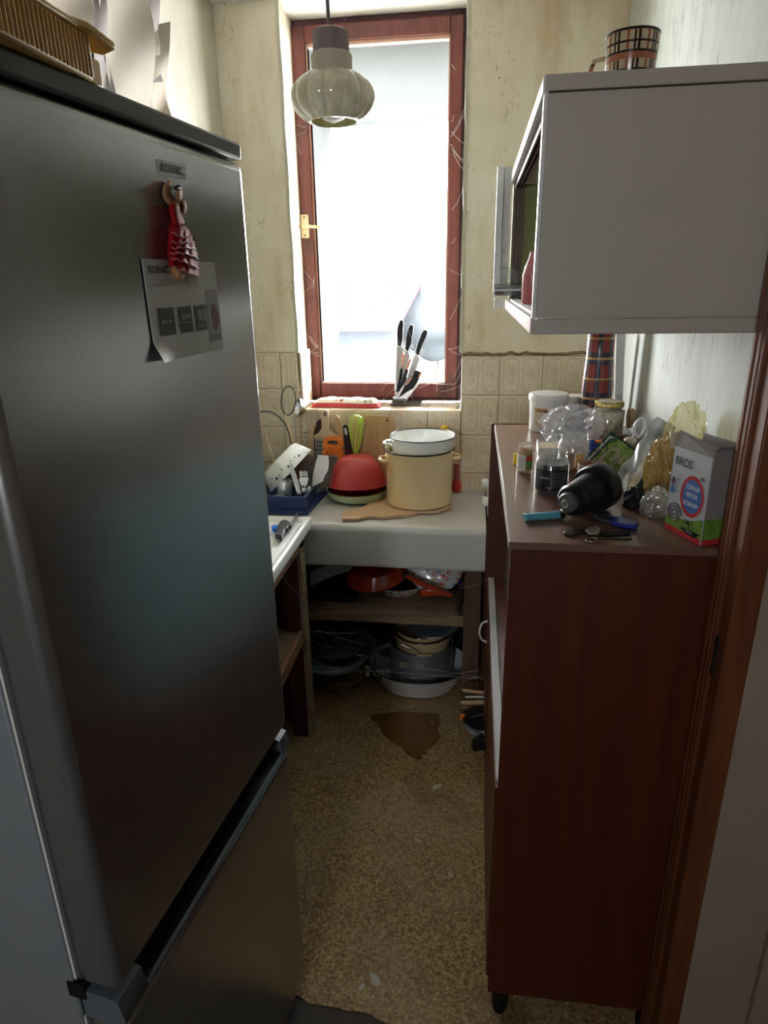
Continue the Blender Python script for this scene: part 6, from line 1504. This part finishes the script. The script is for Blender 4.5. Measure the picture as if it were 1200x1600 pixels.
tcy = float(1.90); ztb = float(P(795, 453, y=1.90)[2])
tbx = thing('steel_tube', 'shiny steel tube sticking out of the wall cupboard', 'tube', (.08, tcy, FZ))
a0_, a1_ = P(772.5, 452.5, y=tcy)[0], .16
TMx = Matrix.Translation((float(a0_), tcy, ztb)) @ Matrix.Rotation(PI / 2, 4, 'Y')
rr_ = .0145
obj('tube', MB().lathe([(rr_ - .001, 0), (rr_, .0), (rr_, .10), (rr_ - .001, .10), (rr_ - .001, .0)], (0, 0, 0), 32, TMx), pm('satin_steel_tube', (.42, .44, .46), .28, metal=.9), tbx)
obj('end_disc', MB().lathe([(0, .001), (rr_ - .001, .001)], (0, 0, 0), 32, TMx), M['steel_dull'], tbx)
tag(obj('glass_tumbler', MB().lathe([(0, 0), (.020, 0), (.023, .055), (.0215, .055), (.019, .004), (0, .004)], (0, 0, 0), 32, Matrix.Translation((float(P(778, 440, y=1.88)[0]), 1.905, ztb + rr_ + .0225)) @ Matrix.Rotation(PI / 2, 4, 'Y')), M['glass']), 'clear plastic tumbler lying on top of the steel tube', 'tumbler')
tag(obj('wine_glass', MB().lathe([(0, 0), (.022, 0), (.022, .002), (.003, .005), (.003, .04), (.018, .055), (.022, .08), (.021, .08), (.016, .056), (0, .045)], (.135, 1.72, FZ), 32), M['glass']), 'small stemmed glass behind the pink bottle in the cupboard', 'glass')
# tartan mug on top
mc = P(985, 98, y=1.32)
mx = thing('tartan_mug', 'beige and black tartan mug on top of the wall cupboard', 'mug', (float(mc[0]), 1.32, UZ1))
hz = float(P(985, 57, y=1.32)[2]) - UZ1
mr = .0425
obj('body', MB().lathe([(0, 0), (.034, 0), (.036, .003), (mr, hz - .01), (mr, hz), (mr - .003, hz), (.033, .006), (0, .005)], (float(mc[0]), 1.32, UZ1 + .001), 56), M['tartanmug'], mx)
obj('rim', MB().tube(ringpts((float(mc[0]), 1.32, UZ1 + hz + .0005), mr - .001, 48), .0022, 6, closed=True), M['blackrim'], mx)
hx, hyy = float(mc[0]) - .034, 1.32 + .022
obj('handle', MB().tube([(hx, hyy, UZ1 + hz * .8), (hx - .02, hyy + .012, UZ1 + hz * .8), (hx - .03, hyy + .018, UZ1 + hz * .5), (hx - .02, hyy + .012, UZ1 + hz * .22), (hx, hyy, UZ1 + hz * .2)], .004, 8), M['tartanmug'], mx)

# ================================================================ FLOOR: spill, flakes, cobwebs
spx = [(578, 1119), (584, 1116), (600, 1115), (622, 1112), (645, 1113), (668, 1114), (686, 1116), (688, 1128), (684, 1140), (689, 1152), (680, 1163), (668, 1172), (664, 1182), (655, 1188), (645, 1184), (634, 1178), (628, 1168), (612, 1160), (598, 1148), (594, 1138), (588, 1128), (580, 1125)]
tag(obj('floor_spill', MB().prism([P(u, v, z=.0002) for u, v in spx], (0, 0, .0006)), M['spill'], smooth=False), 'brown sticky spill dried on the linoleum before the basin', 'stain')
flk = [(683, 1229, 8, 'largest white paint flake in the middle of the floor'), (586, 1530, 9, 'long white flake near the torn linoleum edge'), (565, 1542, 5, 'small white flake left of the long one near the torn edge'), (653, 1314, 5, 'lone small flake in the middle of the walkway nearer than the largest'), (704, 1367, 5, 'small flake beside the sideboard front, below the lone middle one'), (642, 1105, 4, 'tiny flake just behind the brown floor spill'), (712, 1147, 4, 'tiny flake between the floor spill and the foil tray'), (662, 1181, 4, 'tiny flake at the near tip of the brown floor spill'), (494, 1172, 5, None), (508, 1165, 5, None), (530, 1195, 4, 'small flake right of the cluster by the sink post foot'), (520, 1178, 3, None), (570, 1125, 3, 'tiny flake at the left corner of the brown floor spill'), (675, 1130, 3, 'tiny flake lying on the brown floor spill'), (502, 1174, 4, None), (547, 1205, 3, None), (640, 1385, 3, 'tiny flake left of the nearest walkway flakes'), (514, 1190, 3, None)]
for k, (u, v, s_, lb_) in enumerate(flk):
    c = P(u, v, z=.0006); rnd = random.Random(k); a0 = rnd.uniform(-1.2, 1.2); L_ = s_ * .0021; W_ = L_ * rnd.uniform(.3, .55)
    pts_ = []
    for j in range(8):
        t = 2 * PI * j / 8; r1_, r2_ = L_ * (1 + rnd.uniform(-.25, .25)), W_ * (1 + rnd.uniform(-.3, .3)); x, y = r1_ * math.cos(t), r2_ * math.sin(t)
        pts_.append((c[0] + x * math.cos(a0) - y * math.sin(a0), c[1] + x * math.sin(a0) + y * math.cos(a0), .0007))
    o = obj('paint_flake', MB().prism(pts_, (0, 0, .0010)), M['debris'], smooth=False)
    tag(o, lb_ or 'tiny pale paint flake in the scatter near the foot of the sink post', 'flake', 'paint flakes scattered on the floor' )
def webs(name, lbl, segs, r=.0005, sag=.01):
    mb = MB(); rnd = random.Random(len(segs))
    for a, c_ in segs:
        a, c_ = np.array(a, float), np.array(c_, float); pts_ = []
        for j in range(9):
            t = j / 8; p = a * (1 - t) + c_ * t - upz * sag * math.sin(PI * t) + np.array([rnd.uniform(-1, 1) * .001 for _ in range(3)]); pts_.append(p)
        mb.tube(pts_, r, 3)
    return tag(obj(name, mb, M['web']), lbl, 'cobweb', kind='stuff')
w_ = WY - .016
def wp_(u, v, y=w_): return P(u, v, y=y)
webs('cobweb', 'grey cobweb threads in the right corner of the window frame', [(wp_(705, 205), wp_(728, 225)), (wp_(704, 215), wp_(732, 155)), (wp_(705, 232), wp_(725, 250)), (wp_(708, 240), wp_(727, 268)), (wp_(727, 268), wp_(722, 300)), (wp_(722, 300), wp_(706, 328)), (wp_(708, 210), wp_(724, 180)), (wp_(727, 250), wp_(724, 300)), (wp_(704, 225), wp_(731, 262)), (wp_(706, 100), wp_(713, 108)), (wp_(705, 190), wp_(709, 180))], .0008, .006)
webs('cobweb', 'dusty cobweb along the lower right edge of the window', [(wp_(652, 606), wp_(672, 598)), (wp_(672, 598), wp_(712, 600)), (wp_(712, 600), wp_(722, 575)), (wp_(700, 545), wp_(722, 555)), (wp_(702, 420), wp_(722, 430)), (wp_(704, 380), wp_(712, 372)), (wp_(702, 545), wp_(719, 540)), (wp_(683, 600), wp_(682, 612)), (wp_(688, 612), wp_(717, 604)), (wp_(703, 500), wp_(724, 455)), (wp_(719, 600), wp_(717, 625)), (wp_(708, 590), wp_(722, 560))], .0007, .004)
webs('cobweb', 'thin cobweb on the lower left of the window frame', [(wp_(478, 520), wp_(497, 545)), (wp_(475, 545), wp_(500, 552)), (wp_(470, 460), wp_(492, 440)), (wp_(466, 410), wp_(490, 440)), (wp_(473, 560), wp_(498, 538)), (wp_(484, 525), wp_(504, 548)), (wp_(487, 552), wp_(505, 556)), (wp_(492, 430), wp_(489, 450))], .0006, .004)
webs('cobweb', 'faint cobweb on the upper left of the window frame', [(wp_(458, 212), wp_(478, 205)), (wp_(462, 220), wp_(470, 240)), (wp_(470, 240), wp_(478, 232)), (wp_(455, 240), wp_(461, 248)), (wp_(464, 195), wp_(480, 198)), (wp_(534, 20), wp_(540, 32))], .0006, .003)
webs('cobweb', 'cobweb threads hanging from the knife stand to the sill frame', [(P(620, 600, y=2.66), P(600, 625, y=2.70)), (P(600, 622, y=2.70), P(585, 633, y=2.66)), (P(612, 585, y=2.66), P(596, 612, y=2.72)), (P(626, 560, y=2.62), P(650, 640, y=2.62)), (P(634, 505, y=2.63), P(655, 560, y=2.62)), (P(622, 530, y=2.63), P(629, 545, y=2.62)), (P(560, 515, y=2.72), P(612, 480, y=2.72))], .0005, .002)
webs('cobweb', 'long cobweb threads stretched from the sink post under the counter', [(P(484, 985, y=2.05), P(560, 990, y=2.10)), (P(450, 990, y=1.9), P(500, 985, y=2.05)), (P(500, 985, y=2.05), P(600, 1015, y=2.2)), (P(486, 1000, y=2.05), P(520, 1012, y=2.1)), (P(490, 1040, y=2.0), P(760, 1060, y=2.0)), (P(488, 1050, y=2.0), P(620, 1046, y=2.1)), (P(484, 955, y=2.05), P(512, 1010, y=2.1)), (P(440, 900, y=1.75), P(478, 940, y=2.0)), (P(540, 1020, y=2.1), P(750, 1058, y=2.05)), (P(640, 1060, y=2.05), P(764, 1045, y=2.05)), (P(486, 1030, y=2.0), P(560, 1060, y=2.05)), (P(690, 1075, y=2.0), P(765, 1050, y=2.0)), (P(764, 905, y=2.0), P(720, 920, y=2.1))], .0005, .004)
